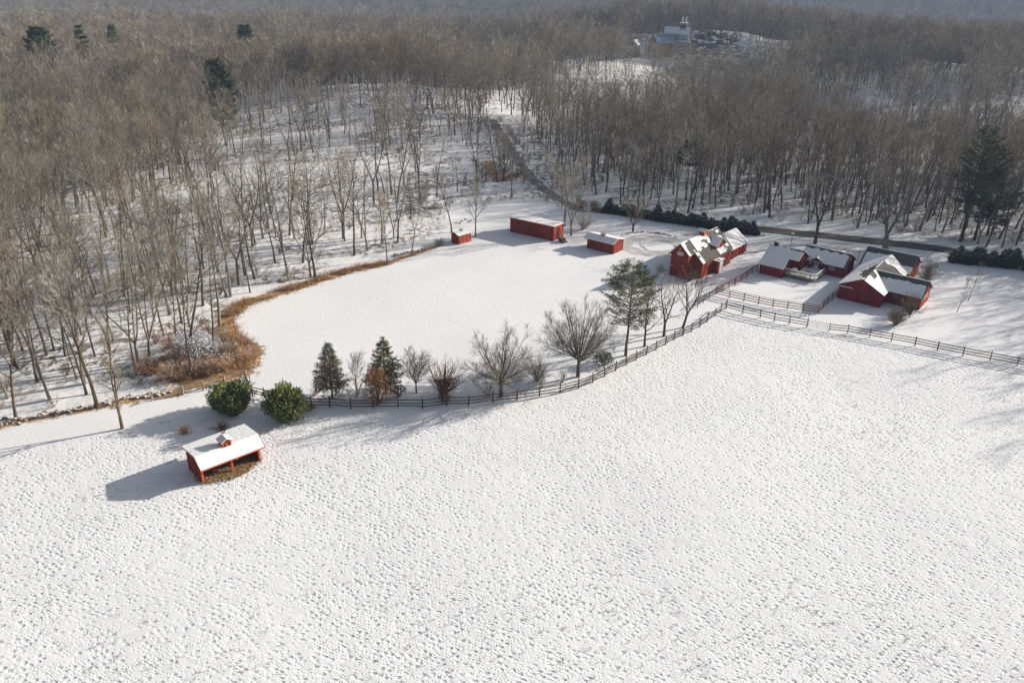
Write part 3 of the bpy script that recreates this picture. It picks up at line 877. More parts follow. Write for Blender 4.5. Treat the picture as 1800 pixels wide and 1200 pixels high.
# rear little gable seen over the ridge
mb = MB(); mb.slab([(11.3, 13.2, 3.8), (12.2, 13.2, 4.65), (12.2, 14.6, 4.65), (11.3, 14.6, 3.8)], .08); mb.slab([(12.2, 13.2, 4.65), (13.1, 13.2, 3.8), (13.1, 14.6, 3.8), (12.2, 14.6, 4.65)], .08)
mb.build('rear_gable', MAT['slate_roof'], Fh)
# porch gable over the door
mb = MB(); gz = 3.15
mb.add([(7.0, 8.2, 2.25), (10.2, 8.2, 2.25), (8.6, 8.2, gz), (7.0, 9.8, 2.25), (10.2, 9.8, 2.25), (8.6, 9.8, gz)], [(0, 1, 2), (5, 4, 3), (1, 4, 5, 2), (0, 2, 5, 3), (0, 3, 4, 1)])
pg = mb.build('porch_gable', MAT['fence_red'], Fh)
for i, q in enumerate(([(6.75, 7.95, 2.18), (8.6, 7.95, gz + .08), (8.6, 10.2, gz + .08), (6.75, 10.2, 2.18)], [(8.6, 7.95, gz + .08), (10.45, 7.95, 2.18), (10.45, 10.2, 2.18), (8.6, 10.2, gz + .08)])):
    mb = MB(); mb.slab(q, .07); mb.build('porch_roof', MAT['slate_roof'], pg)
    mb = MB(); mb.slab([Vector(p) + Vector((0, .02, .07)) for p in q], .055); mb.build('snow_cover', MAT['snow'], pg)
mb = MB(); bx(mb, 8.15, 9.0, 8.44, 8.497, .62, 2.2); dr = mb.build('door', MAT['white_paint'], Fh)
mb = MB()
for k in range(3): bx(mb, 8.28 + k * .21, 8.43 + k * .21, 8.42, 8.437, 1.4, 2.05)
mb.build('pane', MAT['glass'], dr)
window(Fh, 'v', 8.5, 7.05, 7.5, 1.5, 2.05, -1, (1, 1)); window(Fh, 'v', 8.5, 11.2, 12.3, 1.25, 1.95, -1, (2, 1))
mb = MB(); bx(mb, 14.103, 14.16, 9.8, 10.8, .2, 2.0); mb.build('shutter', MAT['red_trim'], Fh)
# chimney-like lantern on the left ridge
cupola(Fh, .95, 5.1, 4.75, .8, .85, .22, wall='fence_red', along='v')
# deck
mb = MB(); bx(mb, 4.8, 10.9, 1.5, 8.44, .72, .84); dk = mb.build('deck', MAT['deck_wood'], Fh)
Q = [(4.92, 1.6, .84), (10.8, 1.6, .84), (10.8, 8.4, .84), (4.92, 8.4, .84)]
snow_slab('snow_cover', Q, lambda u, v: fbm(u * 5, v * 4, 3) > .35, 22, 16, .04, dk, seed=60)
for u in np.linspace(4.95, 10.85, 7):
    mb = MB(); bx(mb, u - .05, u + .05, 1.40, 1.49, -.1, 1.8); mb.build('deck_post', MAT['deck_wood'], dk)
mb = MB(); bx(mb, 4.8, 10.95, 1.36, 1.54, 1.803, 1.87); mb.build('handrail', MAT['snow'], dk)
mb = MB(); bx(mb, 10.8, 10.95, 1.543, 6.5, 1.803, 1.87); mb.build('handrail', MAT['snow'], dk)
mb = MB(); bx(mb, 4.8, 10.9, 1.36, 1.39, .62, .90); mb.build('skirt_board', MAT['deck_wood'], dk)
for z_ in (1.15, 1.45):
    mb = MB(); bx(mb, 4.85, 10.9, 1.36, 1.395, z_, z_ + .08); mb.build('deck_rail', MAT['deck_wood'], dk)
# snowy round table and bench on the deck
T1 = thing('garden_table', 'round dark table capped with snow at the left end of the deck', 'table', (0, 0, 0)); T1.matrix_world = Matrix.Translation((f.x, f.y, 0)) @ Matrix.Rotation(f.a, 4, 'Z') @ Matrix.Translation((6.1, 3.0, .88))
mb = MB(); mb.tube([(0, 0, .68), (0, 0, .73)], [.6, .6], 16); mb.build('tabletop', MAT['iron'], T1)
mb = MB(); mb.tube([(0, 0, 0), (0, 0, .68)], [.06, .05], 6); mb.tube([(0, 0, 0), (0, 0, .05)], [.3, .26], 10); mb.build('pedestal', MAT['iron'], T1)
mb = MB(); mb.tube([(0, 0, .733), (0, 0, .80), (0, 0, .83)], [.56, .5, .25], 16); mb.build('snow_cap', MAT['snow'], T1)
T2 = thing('garden_bench', 'slatted bench dusted with snow on the deck behind its rail', 'bench'); T2.matrix_world = Matrix.Translation((f.x, f.y, 0)) @ Matrix.Rotation(f.a, 4, 'Z') @ Matrix.Translation((8.9, 3.0, .88))
for k in range(3): mb = MB(); bx(mb, -.8, .8, -.2 + k * .16, -.08 + k * .16, .42, .45); mb.build('seat_slat', MAT['deck_wood'], T2)
for k in range(2): mb = MB(); bx(mb, -.8, .8, .28, .31, .55 + k * .18, .66 + k * .18); mb.build('back_slat', MAT['deck_wood'], T2)
for x in (-.75, .75):
    for y in (-.18, .27): mb = MB(); bx(mb, x - .03, x + .03, y, y + .05, 0, .42 if y < 0 else .85); mb.build('leg', MAT['deck_wood'], T2)

# slim pole with a feeder in the yard behind the low house
q_ = gp(1390, 433)
BF = thing('feeder_pole', 'slim dark pole with a small bird feeder in the snow behind the low house', 'feeder', q_)
mb = MB(); mb.tube([(0, 0, -.2), (0, 0, 2.9)], [.05, .04], 6); mb.build('pole', MAT['iron'], BF)
mb = MB(); bx(mb, -.22, .22, -.22, .22, 2.55, 2.85); mb.build('feeder', MAT['fence_wood'], BF)
mb = MB(); bx(mb, -.3, .3, -.3, .3, 2.905, 3.0); mb.build('snow_cap', MAT['snow'], BF)
q_ = gp(1507, 462)
BF = thing('yard_lamp', 'slim dark lamp post between the low house and the stable', 'lamp', q_)
mb = MB(); mb.tube([(0, 0, -.2), (0, 0, 2.3)], [.06, .05], 6); mb.build('post', MAT['iron'], BF)
mb = MB(); mb.tube([(0, 0, 2.3), (0, 0, 2.45), (0, 0, 2.7)], [.05, .16, .1], 8); mb.build('lantern', MAT['iron'], BF)

# --- G : stable complex
f = Fr(61.26, 140.6, -38)
Gs = f.root('stable_barn', 'large T-shaped maroon stable with crossing grey roofs at the right', 'stable')
mb = MB()
pf = [(0, -.3), (7.7, -.3), (7.7, 2.55), (3.95, 4.5), (0, 2.65)]
a = [(p[0], 0, p[1]) for p in pf]; c_ = [(p[0], 17.5, p[1]) for p in pf]
mb.add(a + c_, [(0, 1, 2, 3, 4), (9, 8, 7, 6, 5)] + [(i, 5 + i, 5 + (i + 1) % 5, (i + 1) % 5) for i in range(5)])
mb.build('wall', MAT['maroon_boards'], Gs)
mb = MB(); pent_walls(mb, 7.71, 13.6, 3.6, 10.6, 2.3, 2.3, 7.1, 4.35); mb.build('wall', MAT['maroon_boards'], Gs)
mb = MB(); pent_walls(mb, -.9, 8.3, 15.9, 24.4, 2.4, 2.4, 20.2, 4.85); mb.build('wall', MAT['maroon_boards'], Gs)
zr = lambda u: 4.7 - (4.7 - 2.5) / 4.2 * (u - 3.95)
Qa = [(-.3, 17.0, 2.72), (-.3, -.3, 2.72), (3.95, -.3, 4.7), (3.95, 18.6, 4.7)]
Qb1 = [(8.15, -.3, 2.5), (8.15, 3.4, 2.5), (3.95, 7.1, 4.7), (3.95, -.3, 4.7)]
Qb2 = [(8.15, 10.8, 2.5), (8.15, 16.2, 2.5), (3.95, 18.6, 4.7), (3.95, 7.1, 4.7)]
r1 = roof_slab('roof', Qa, .1, 'weathered_roof', Gs)
snow_slab('snow_cover', Qa, lambda u, v: not (.36 < u < .93 and v > 1.05 - .55 * math.sin((u - .30) / .66 * 3.1) + .05 * math.sin(u * 40) and not (u < .55 and v > .93)), 60, 16, .07, r1, seed=70)
r1 = roof_slab('roof', Qb1, .1, 'weathered_roof', Gs)
snow_slab('snow_cover', Qb1, lambda u, v: v < .72 + .2 * (u < .5) or u > .85, 24, 18, .07, r1, seed=71)
r1 = roof_slab('roof', Qb2, .1, 'weathered_roof', Gs)
snow_slab('snow_cover', Qb2, lambda u, v: u > .55 - .05 * math.sin(v * 9), 30, 18, .07, r1, seed=72)
Qc = [(8.0, 3.2, 2.35), (13.9, 3.2, 2.35), (13.9, 7.1, 4.62), (3.98, 7.1, 4.62)]
Qd = [(13.9, 10.95, 2.35), (8.2, 10.95, 2.35), (3.98, 7.1, 4.62), (13.9, 7.1, 4.62)]
r1 = roof_slab('roof', Qc, .1, 'slate_roof', Gs)
snow_slab('snow_cover', Qc, lambda u, v: v < .66 + .08 * math.sin(u * 3) + .14 * (float(fbm(u * 14, v * 10, 3)) - .5) and u < .975, 60, 26, .06, r1, seed=73)
r1 = roof_slab('roof', Qd, .1, 'slate_roof', Gs)
snow_slab('snow_cover', Qd, lambda u, v: v < .9, 20, 10, .06, r1, seed=74)
mb = MB(); bx(mb, 4.1, 13.9, 7.03, 7.17, 4.63, 4.69); mb.build('ridge_snow', MAT['snow'], Gs)
Qe = [(-1.2, 15.6, 2.35), (8.6, 15.6, 2.35), (8.6, 20.2, 5.0), (-1.2, 20.2, 5.0)]
Qg = [(8.6, 24.8, 2.35), (-1.2, 24.8, 2.35), (-1.2, 20.2, 5.0), (8.6, 20.2, 5.0)]
r1 = roof_slab('roof', Qe, .1, 'slate_roof', Gs)
snow_slab('snow_cover', Qe, lambda u, v: (u < .50 and v < .68 + .1 * u) and u > .03 or (u > .66 and v < .36), 50, 22, .06, r1, seed=75)
r1 = roof_slab('roof', Qg, .1, 'slate_roof', Gs); snow_slab('snow_cover', Qg, lambda u, v: v < .95, 20, 10, .06, r1, seed=76)
mb = MB(); bx(mb, -1.2, 8.6, 20.13, 20.27, 5.01, 5.06); mb.build('ridge_snow', MAT['snow'], Gs)
# front details: track, sliding doors, white board
mb = MB(); bx(mb, 2.0, 7.6, -.07, -.003, 2.35, 2.47); mb.build('door_track', MAT['fence_wood'], Gs)
for u in (.6, 3.6, 5.0):
    mb = MB(); bx(mb, u, u + (2.9 if u < 1 else 1.35), -.05, -.003, .0, 2.3); mb.build('sliding_door', MAT['maroon_boards'], Gs)
mb = MB(); bx(mb, 0.1, 2.5, -.16, -.073, 2.46, 2.58); mb.build('snow_ledge', MAT['snow'], Gs)
for v in (4.3, 6.4, 8.3):
    mb = MB(); bx(mb, 13.603, 13.66, v, v + 1.1, .1, 2.1); mb.build('stall_door', MAT['red_trim'], Gs)
for v in (5.5, 7.5):
    window(Gs, 'u', 13.6, v, v + .6, 1.4, 2.1, 1, (1, 1))
for v in (16.6, 18.6, 20.8, 22.6):
    mb = MB(); bx(mb, 8.303, 8.36, v, v + 1.1, .1, 2.1); mb.build('stall_door', MAT['red_trim'], Gs)
window(Gs, 'v', 3.6, 9.0, 9.6, 1.3, 1.9, -1, (1, 1), 'galvanised')

# --- gazebo at the wood edge
g0 = gp(757, 366)
GZ = thing('gazebo', 'small open white pavilion with snowy roof half hidden in the woods', 'pavilion', (g0[0], g0[1], 0), .5)
for x in (-1.6, 1.6):
    for y in (-1.2, 1.2):
        mb = MB(); bx(mb, x - .09, x + .09, y - .09, y + .09, -.2, 2.3); mb.build('post', MAT['white_paint'], GZ)
mb = MB(); k = [(-2, -1.6, 2.3), (2, -1.6, 2.3), (2, 1.6, 2.3), (-2, 1.6, 2.3), (-.6, 0, 3.2), (.6, 0, 3.2)]
mb.add(k, [(0, 1, 5, 4), (1, 2, 5), (2, 3, 4, 5), (3, 0, 4), (3, 2, 1, 0)]); gr = mb.build('roof', MAT['weathered_roof'], GZ)
mb = MB(); mb.add([(p[0] * 1.01, p[1] * 1.01, p[2] + .07) for p in k], [(0, 1, 5, 4), (1, 2, 5), (2, 3, 4, 5), (3, 0, 4), (3, 2, 1, 0)]); mb.build('snow_cover', MAT['snow'], gr)
mb = MB(); bx(mb, -1.8, 1.8, -1.4, 1.4, -.1, .12); mb.build('floor', MAT['timber'], GZ)

# --- far houses


def simple_house(name, label, px, py, w, d, h, rh, wall, roof, rz, cat='house', wins=3, z=None):
    p = gp(px, py)
    t = thing(name, label, cat, p, rz)
    mb = MB(); pent_walls(mb, -w / 2, w / 2, -d / 2, d / 2, h, h, 0, h + rh - .1, -2); mb.build('wall', MAT[wall], t)
    o_ = .4; k = rh / (d / 2) * o_
    r1 = roof_slab('roof', [(-w / 2 - o_, -d / 2 - o_, h - k), (w / 2 + o_, -d / 2 - o_, h - k), (w / 2 + o_, 0, h + rh), (-w / 2 - o_, 0, h + rh)], .15, roof, t)
    r2 = roof_slab('roof', [(w / 2 + o_, d / 2 + o_, h - k), (-w / 2 - o_, d / 2 + o_, h - k), (-w / 2 - o_, 0, h + rh), (w / 2 + o_, 0, h + rh)], .15, roof, t)
    for i in range(wins):
        u = -w / 2 + w * (i + .5) / wins
        window(t, 'v', -d / 2, u - .5, u + .5, h * .35, h * .75, -1, (2, 2))
    return t


hh = simple_house('hilltop_house', 'pale blue-grey house with square tower on the distant snowy knoll', 1188, 84, 15, 9, 8.5, 3.6, 'pale_wall', 'twig_snow', -.3)
mb = MB(); bx(mb, 1.5, 5.5, -2, 2, 6, 14.5); tw = mb.build('tower', MAT['pale_wall'], hh)
mb = MB(); bx(mb, 1.1, 5.9, -2.4, 2.4, 14.51, 14.9); mb.build('tower_roof', MAT['snow'], tw)
mb = MB(); bx(mb, 1.9, 5.1, -2.05, -2.01, 11.6, 13.6); mb.build('window', MAT['glass'], tw)
for u in (2.2, 4.4):
    mb = MB(); bx(mb, u, u + .7, 0, .7, 14.91, 18); mb.build('chimney', MAT['white_paint'], hh)
mb = MB(); bx(mb, -8, 9.5, -8.5, -4.9, -2, 4.2); mb.build('terrace', MAT['stone'], hh)
mb = MB(); bx(mb, -8.1, 9.6, -8.6, -4.8, 4.21, 4.5); mb.build('snow_cover', MAT['snow'], hh)
simple_house('blue_roof_barn', 'low distant barn with blue metal roof left below the tower house', 1164, 96, 15, 10, 7.0, 4.6, 'timber', 'blue_metal', .5, 'barn', 2)
simple_house('distant_cabin', 'tiny distant cabin with one white eave at the left of the snowy knoll', 1115, 99, 6, 5, 7.0, 2.6, 'timber', 'twig_snow', 1.1, 'cabin', 1)
simple_house('far_white_house', 'white house far off near the top left corner among hazy woods', 224, 7, 26, 14, 9, 6, 'white_paint', 'twig_snow', .2, 'house', 5)

# ---------------------------------------------------------------- fences


def rail_fence(name, label, posts, hpost, rails, mpost, mrail, wpost=.12, wrail=.05, hrail=.12, sag=.03, cap=None, round_=False, start=True, end=True, cat='fence', group=None):
    p0 = posts[0]
    t = thing(name, label, cat, (p0[0], p0[1], 0), 0, group)
    L0 = [(p[0] - p0[0], p[1] - p0[1]) for p in posts]
    rb = {}
    for i, p in enumerate(L0):
        if (i == 0 and not start) or (i == len(L0) - 1 and not end): continue
        mb = MB(); mb.tube([(0, 0, -.3), (0, 0, hpost + rng.uniform(-.05, .08))], [wpost * .62, wpost * .55], 8 if round_ else 4)
        o = mb.build('post', MAT[mpost], t); o.location = (p[0], p[1], 0); o.rotation_euler = (rng.uniform(-.03, .03), rng.uniform(-.03, .03), rng.uniform(0, 1.5))
    for a, b_ in zip(L0[:-1], L0[1:]):
        d = Vector((b_[0] - a[0], b_[1] - a[1], 0)); ln = d.length; d.normalize(); nn = Vector((-d.y, d.x, 0)) * (-wpost * .5 - wrail * .5 - .003)
        for z in rails:
            z1, z2 = z + rng.uniform(-sag, sag), z + rng.uniform(-sag, sag)
            mb = MB()
            A_ = Vector((a[0], a[1], z1)) + nn; B2 = Vector((b_[0], b_[1], z2)) + nn
            M_ = (A_ + B2) / 2 + Vector((0, 0, rng.uniform(-sag, sag)))
            ex = d * .06
            mb.bar(A_ - ex, M_, wrail, hrail); mb.bar(M_, B2 + ex, wrail, hrail)
            mb.build('rail', MAT[mrail], t)
        if cap:
            mb = MB(); mb.bar((a[0], a[1], hpost + .1), (b_[0], b_[1], hpost + .1), cap, .05); mb.build('cap_board', MAT[mrail], t)
    return t


FZ = P([(443.7, 694), (465, 699), (486, 704), (513, 709), (547.5, 715), (580, 715), (617, 718), (657, 718), (700, 717), (742.7, 718), (785, 713), (824, 712.7), (866.7, 707),
        (908.7, 703), (948, 697), (984, 691), (1016.7, 682.7), (1041.7, 672.7), (1062.7, 661.7), (1082, 651.7), (1100.8, 641.7), (1118, 633), (1136, 624), (1153, 615), (1169.7, 606), (1185, 597),
        (1200, 590), (1215, 583), (1229.5, 575), (1243, 566), (1256.7, 556), (1266.7, 548), (1276, 543)])
rail_fence('curved_fence', 'long curving dark three-rail wooden fence along the row of trees', FZ, 1.65, (.45, .9, 1.35), 'fence_wood', 'fence_wood', .17, .07, .12, .05)
rail_fence('split_rail_fence', 'short tan two-rail fence behind the left round evergreen bush', P([(433, 666), (395, 676), (357.5, 686), (322, 694)]), 1.45, (.75, 1.2), 'fence_tan', 'fence_tan', .26, .10, .14, .04)
rail_fence('corner_fence', 'brown rail fence piece joining tan fence and curving fence', P([(433, 667), (443.7, 694)]), 1.5, (.35, .7, 1.05, 1.4), 'fence_tan', 'fence_wood', .2, .06, .1, .02, start=False, end=False)
FR1 = P([(1276.4, 543), (1305, 551.7), (1336, 558.6), (1360.7, 565), (1386.8, 569.7), (1418, 575)])
rail_fence('paddock_rail_fence', 'dark three-rail fence between the curving fence and the metal gate', FR1, 1.75, (.5, .95, 1.45), 'fence_wood', 'fence_wood', .16, .06, .13, .02)
FR2 = P([(1456.5, 582.5), (1489.6, 586), (1528, 593), (1566.5, 600), (1608, 607.5), (1647.5, 616), (1692, 625), (1740, 634), (1787.5, 643), (1836, 652), (1886, 661)])
rail_fence('right_rail_fence', 'dark three-rail fence running right from the gate out of view', FR2, 1.65, (.5, .95, 1.4), 'fence_wood', 'fence_wood', .15, .06, .13, .02)
FD = P([(1331, 478), (1322, 482), (1312.5, 489), (1302.8, 495.4), (1291.7, 501.7), (1281, 507.5), (1270, 513), (1258, 518)])
rail_fence('red_yard_fence', 'red board fence with snowy cap from the low house to the yard corner', FD, 1.5, (.4, .85, 1.25), 'fence_red', 'fence_red', .14, .05, .15, .01, cap=.16)
FE = P([(1258, 518), (1281.7, 524), (1307, 529.4), (1332.6, 535), (1358, 540), (1384, 543.3), (1411, 547.5), (1438, 551.7)])
rail_fence('red_front_fence', 'dark red three-rail fence along the front of the snowy yard', FE, 1.5, (.4, .85, 1.3), 'fence_red', 'fence_red', .14, .06, .14, .01, cap=.12, start=False)
FG = P([(1438, 551.7), (1445.8, 543), (1454, 535), (1462.5, 528), (1469.4, 522.5)])
rail_fence('stable_corner_fence', 'short red fence from the yard corner up to the stable', FG, 1.5, (.4, .85, 1.25), 'fence_wood', 'fence_red', .14, .05, .15, .01, cap=.14, start=False)
FK = P([(1258, 518), (1246, 526), (1236, 533), (1226, 541)])
rail_fence('yard_side_fence', 'low dark rail fence left of the red yard corner by the leaning tree', FK, 1.4, (.45, .9, 1.3), 'fence_wood', 'fence_wood', .13, .05, .12, .02, start=False)
# snow line lying on the cap of the yard fence
a, b_ = FD[0], FD[-1]
# metal gate
g1, g2 = FR1[-1], FR2[0]
GT = thing('metal_gate', 'tubular metal farm gate between the two dark rail fences', 'gate', (g1[0], g1[1], 0), math.atan2(g2[1] - g1[1], g2[0] - g1[0]))
gl = math.dist(g1[:2], g2[:2]) - .3
mb = MB()
for x in (.15, gl): mb.tube([(x, 0, .15), (x, 0, 1.45)], [.035, .035], 6)
mb.build('gate_frame', MAT['galvanised'], GT)
for z in (.18, .45, .7, .95, 1.2, 1.43):
    mb = MB(); mb.tube([(.15, 0, z), (gl, 0, z)], [.028, .028], 5); mb.build('gate_bar', MAT['galvanised'], GT)
mb = MB(); mb.tube([(gl / 2, 0, .15), (gl / 2, 0, 1.45)], [.03, .03], 5); mb.build('gate_brace', MAT['galvanised'], GT)

# ---------------------------------------------------------------- trees


def unit(v):
    n = math.sqrt(v[0] ** 2 + v[1] ** 2 + v[2] ** 2) or 1
    return (v[0] / n, v[1] / n, v[2] / n)


def grow(r, p, d, ln, rad, steps, wob, up):
    """bent polyline"""
    pts = [p]; rads = [rad]; ds = [d]
    for i in range(steps):
        d = unit((d[0] + r.gauss(0, wob), d[1] + r.gauss(0, wob), d[2] + r.gauss(0, wob) + up))
        p = (p[0] + d[0] * ln / steps, p[1] + d[1] * ln / steps, p[2] + d[2] * ln / steps)
        pts.append(p); ds.append(d)
        rads.append(rad * (1 - .75 * (i + 1) / steps))
    return pts, rads, ds


def along(pts, rads, ds, t):
    k = t * (len(pts) - 1); i = min(int(k), len(pts) - 2); f_ = k - i
    a, b_ = pts[i], pts[i + 1]
    return tuple(a[j] + (b_[j] - a[j]) * f_ for j in range(3)), rads[i] + (rads[i + 1] - rads[i]) * f_, ds[i + 1]


def side_dir(r, d, ang, azi=None):
    a = unit((d[1], -d[0], 0.001)) if abs(d[2]) < .98 else (1, 0, 0)
    b_ = (d[1] * a[2] - d[2] * a[1], d[2] * a[0] - d[0] * a[2], d[0] * a[1] - d[1] * a[0])
    az = r.uniform(0, 6.2832) if azi is None else azi
    ca, sa, c, s_ = math.cos(ang), math.sin(ang), math.cos(az), math.sin(az)
    return unit(tuple(d[j] * ca + (a[j] * c + b_[j] * s_) * sa for j in range(3)))


def twig(mb, r, p, d, ln, w, mi=0):
    """one thin tapering twig"""
    s_ = unit((d[1] + r.uniform(-.6, .6), -d[0] + r.uniform(-.6, .6), r.uniform(-.6, .6)))
    q = (p[0] + d[0] * ln, p[1] + d[1] * ln, p[2] + d[2] * ln + ln * .08)
    o = len(mb.v)
    mb.v.extend([(p[0] - s_[0] * w / 2, p[1] - s_[1] * w / 2, p[2] - s_[2] * w / 2), (p[0] + s_[0] * w / 2, p[1] + s_[1] * w / 2, p[2] + s_[2] * w / 2), q])
    mb.f.append((o, o + 1, o + 2)); mb.m.append(mi)


def bare_tree(seed, H, cb=.42, limbs=13, la=(28, 62), ll=.34, sub=6, sub2=6, tw=4, trunk_r=None, twig_l=.9, twig_w=.035, lean=.03, forks=1, lowlimb=1.0, up=.10, wob=.10, minsub=.25, sides=6, fan=60):
    """returns (trunk builder, crown builder)"""
    r = random.Random(seed)
    tr = trunk_r or H * .0115
    T_, C_ = MB(), MB()
    mains = []
    d0 = unit((r.uniform(-lean, lean), r.uniform(-lean, lean), 1))
    if forks == 1:
        pts, rads, ds = grow(r, (0, 0, -.3), d0, H * .93 + .3, tr, 9, .045, .05)
        rads = [tr * 1.25] + [tr * (1 - .86 * i / 9) for i in range(1, 10)]
        T_.tube(pts, rads, sides); mains.append((pts, rads, ds, cb, 1.0, limbs))
    else:
        fz = H * (.13 if fan < 12 else r.uniform(.10, .32)) if forks == 2 else (H * .16 if forks < 5 else H * .25)
        pts, rads, ds = grow(r, (0, 0, -.3), d0, fz + .3, tr, 3, .03, .05)
        rads = [tr * 1.3, tr * 1.1, tr, tr * .95]
        T_.tube(pts, rads, sides)
        a0 = r.uniform(0, 6.28)
        for k in range(forks):
            fa = (fan if fan < 12 else r.uniform(13, 27)) if forks == 2 else r.uniform(16, 34)
            if forks >= 5: fa = fan * math.sqrt((k + .5) / forks) + r.uniform(-5, 5)
            dd = side_dir(r, (0, 0, 1), math.radians(fa), a0 + (6.2832 * k / forks if forks < 5 else k * 2.4) + r.uniform(-.4, .4))
            st = pts[-1] if forks < 5 else tuple(pts[2][j] + (pts[3][j] - pts[2][j]) * r.uniform(.2, 1) for j in range(3))
            p2, r2, d2 = grow(r, st, dd, (H - fz) * r.uniform(.88, 1.0) * (1 if forks < 5 else (1.0 - .40 * (fa / fan) ** 2)), tr * (.78 if forks == 2 else (.6 if forks < 5 else .30)), 7, .06 if forks < 5 else .04, .09 if forks < 5 else .055)
            T_.tube(p2, r2, 5); mains.append((p2, r2, d2, max(.12, cb - .15), 1.0, max(5, limbs // forks + 1) if forks < 5 else limbs))
    for (pts, rads, ds, c0, c1, nl) in mains:
        az = r.uniform(0, 6.28)
        for i in range(nl):
            t = c0 + (c1 - c0) * (i + r.uniform(0, .8)) / nl
            t = min(t, .985)
            p, rr, dd = along(pts, rads, ds, t)
            az += 2.4 + r.uniform(-.5, .5)
            rel = (t - c0) / (1 - c0)
            ang = math.radians(la[1] + (la[0] - la[1]) * rel + r.uniform(-8, 8))
            ln = H * ll * (1.0 - .62 * rel) * r.uniform(.75, 1.15) * lowlimb
            bp_, br, bd = grow(r, p, side_dir(r, dd, ang, az), ln, min(rr * .62, tr * .5), 4, wob, up)
            C_.tube(bp_, br, 4, cap=False)
            for j in range(sub):
                t2 = minsub + (1 - minsub) * (j + r.uniform(0, .9)) / sub
                p2, r2, d2 = along(bp_, br, bd, min(t2, .99))
                ln2 = ln * .52 * (1.15 - .6 * t2) * r.uniform(.7, 1.2) + .25
                sp, sr, sd = grow(r, p2, side_dir(r, d2, math.radians(r.uniform(25, 50))), ln2, max(r2 * .6, .018), 2, wob, up)
                C_.tube(sp, sr, 3, cap=False)
                for k in range(sub2):
                    p3, r3, d3 = along(sp, sr, sd, min(.2 + .8 * (k + r.random()) / sub2, 1))
                    td = side_dir(r, d3, math.radians(r.uniform(15, 50)))
                    td = unit((td[0], td[1], td[2] + .25))
                    l3 = twig_l * r.uniform(.7, 1.5)
                    twig(C_, r, p3, td, l3, twig_w * 1.5, 1)
                    for m_ in range(tw):
                        f_ = r.uniform(.15, .9)
                        q = (p3[0] + td[0] * l3 * f_, p3[1] + td[1] * l3 * f_, p3[2] + td[2] * l3 * f_)
                        twig(C_, r, q, unit(tuple(side_dir(r, td, math.radians(r.uniform(15, 45))))), l3 * r.uniform(.4, .8), twig_w, 1)
    return T_, C_


def make_tree(name, label, cat, seed, H, bark='bark', tw='twigs', group=None, loc=(0, 0, 0), rz=0, **kw):
    t = thing(name, label, cat, loc, rz, group)
    a, b_ = bare_tree(seed, H, **kw)
    a.build('trunk', MAT[bark], t); b_.build('crown', [MAT[bark], MAT[tw]], t)
    return t


def leafbit(mb, r, p, d, ln, w, mi=0):
    s_ = unit((r.gauss(0, 1), r.gauss(0, 1), r.gauss(0, .6)))
    o = len(mb.v)
    mb.v.extend([(p[0] - s_[0] * w, p[1] - s_[1] * w, p[2] - s_[2] * w), (p[0] + s_[0] * w, p[1] + s_[1] * w, p[2] + s_[2] * w), (p[0] + d[0] * ln, p[1] + d[1] * ln, p[2] + d[2] * ln)])
    mb.f.append((o, o + 1, o + 2)); mb.m.append(mi)


def conifer(seed, H, R, base=.12, whorls=18, per=7, shape=1.0, droop=-.05, clump=26, ll=.34, lw=.10, gap=0.0, second=None, pine=False, one_side=None):
    """returns trunk, limbs, needles (and second needles): second(z01, r01, r)->True sends a spray to the second mesh"""
    r = random.Random(seed)
    T_, B_, N1, N2 = MB(), MB(), MB(), MB()
    pts = [(0, 0, -.3)] + [(r.gauss(0, .04) * H * .06, r.gauss(0, .04) * H * .06, H * k / 8) for k in range(1, 9)]
    tr = H * .016
    T_.tube(pts, [tr * 1.2] + [tr * (1 - .93 * k / 8) for k in range(1, 9)], 7)
    for w_ in range(whorls):
        z01 = base + (1 - base) * (w_ + r.uniform(0, .6)) / whorls
        rel = (z01 - base) / (1 - base)
        if pine: prof = (math.sin((rel * .76 + .20) * math.pi) ** .65) * (1 - .15 * rel) + .05
        else: prof = (1 - rel) ** shape + .03
        if rel < .08 and not pine: prof *= .75 + rel * 3
        a0 = r.uniform(0, 6.28)
        for k in range(per):
            if r.random() < gap: continue
            az = a0 + 6.2832 * k / per + r.uniform(-.4, .4)
            ln = R * prof * r.uniform(.68, 1.12)
            if one_side is not None: ln *= .75 + .35 * math.cos(az - one_side)
            el = droop + (.35 * rel if not pine else .18 + .5 * rel) + r.uniform(-.08, .08)
            d = (math.cos(az) * math.cos(el), math.sin(az) * math.cos(el), math.sin(el))
            p0 = (0, 0, z01 * H)
            bp_, br, bd = grow(r, p0, d, ln, max(.02, tr * .35 * (1 - rel)), 3, .05, .03)
            B_.tube(bp_, br, 3, cap=False)
            nsp = max(3, int(clump * ln / R)) if not pine else max(4, int(clump * ln / R * .8))
            for j in range(nsp):
                t = (.25 if not pine else .4) + (.75 if not pine else .6) * (j + r.random()) / nsp
                p, _, dd = along(bp_, br, bd, min(t, .99))
                tgt = N2 if (second and second(z01, t, r)) else N1
                wid = ln * .30 * (1.15 - t) + .12
                off = r.uniform(-1, 1)
                sx, sy = -math.sin(az), math.cos(az)
                p = (p[0] + sx * off * wid, p[1] + sy * off * wid, p[2] + r.uniform(-.10, .12) * (2.2 if pine else 1))
                for m_ in range(5 if not pine else 6):
                    dd2 = unit((d[0] + sx * off * .8 + r.gauss(0, .45), d[1] + sy * off * .8 + r.gauss(0, .45), r.gauss(.05, .3)))
                    q = (p[0] + r.gauss(0, .10), p[1] + r.gauss(0, .10), p[2] + r.gauss(0, .06))
                    leafbit(tgt, r, q, dd2, ll * r.uniform(.6, 1.2), lw * r.uniform(.6, 1.2))
    return T_, B_, N1, N2


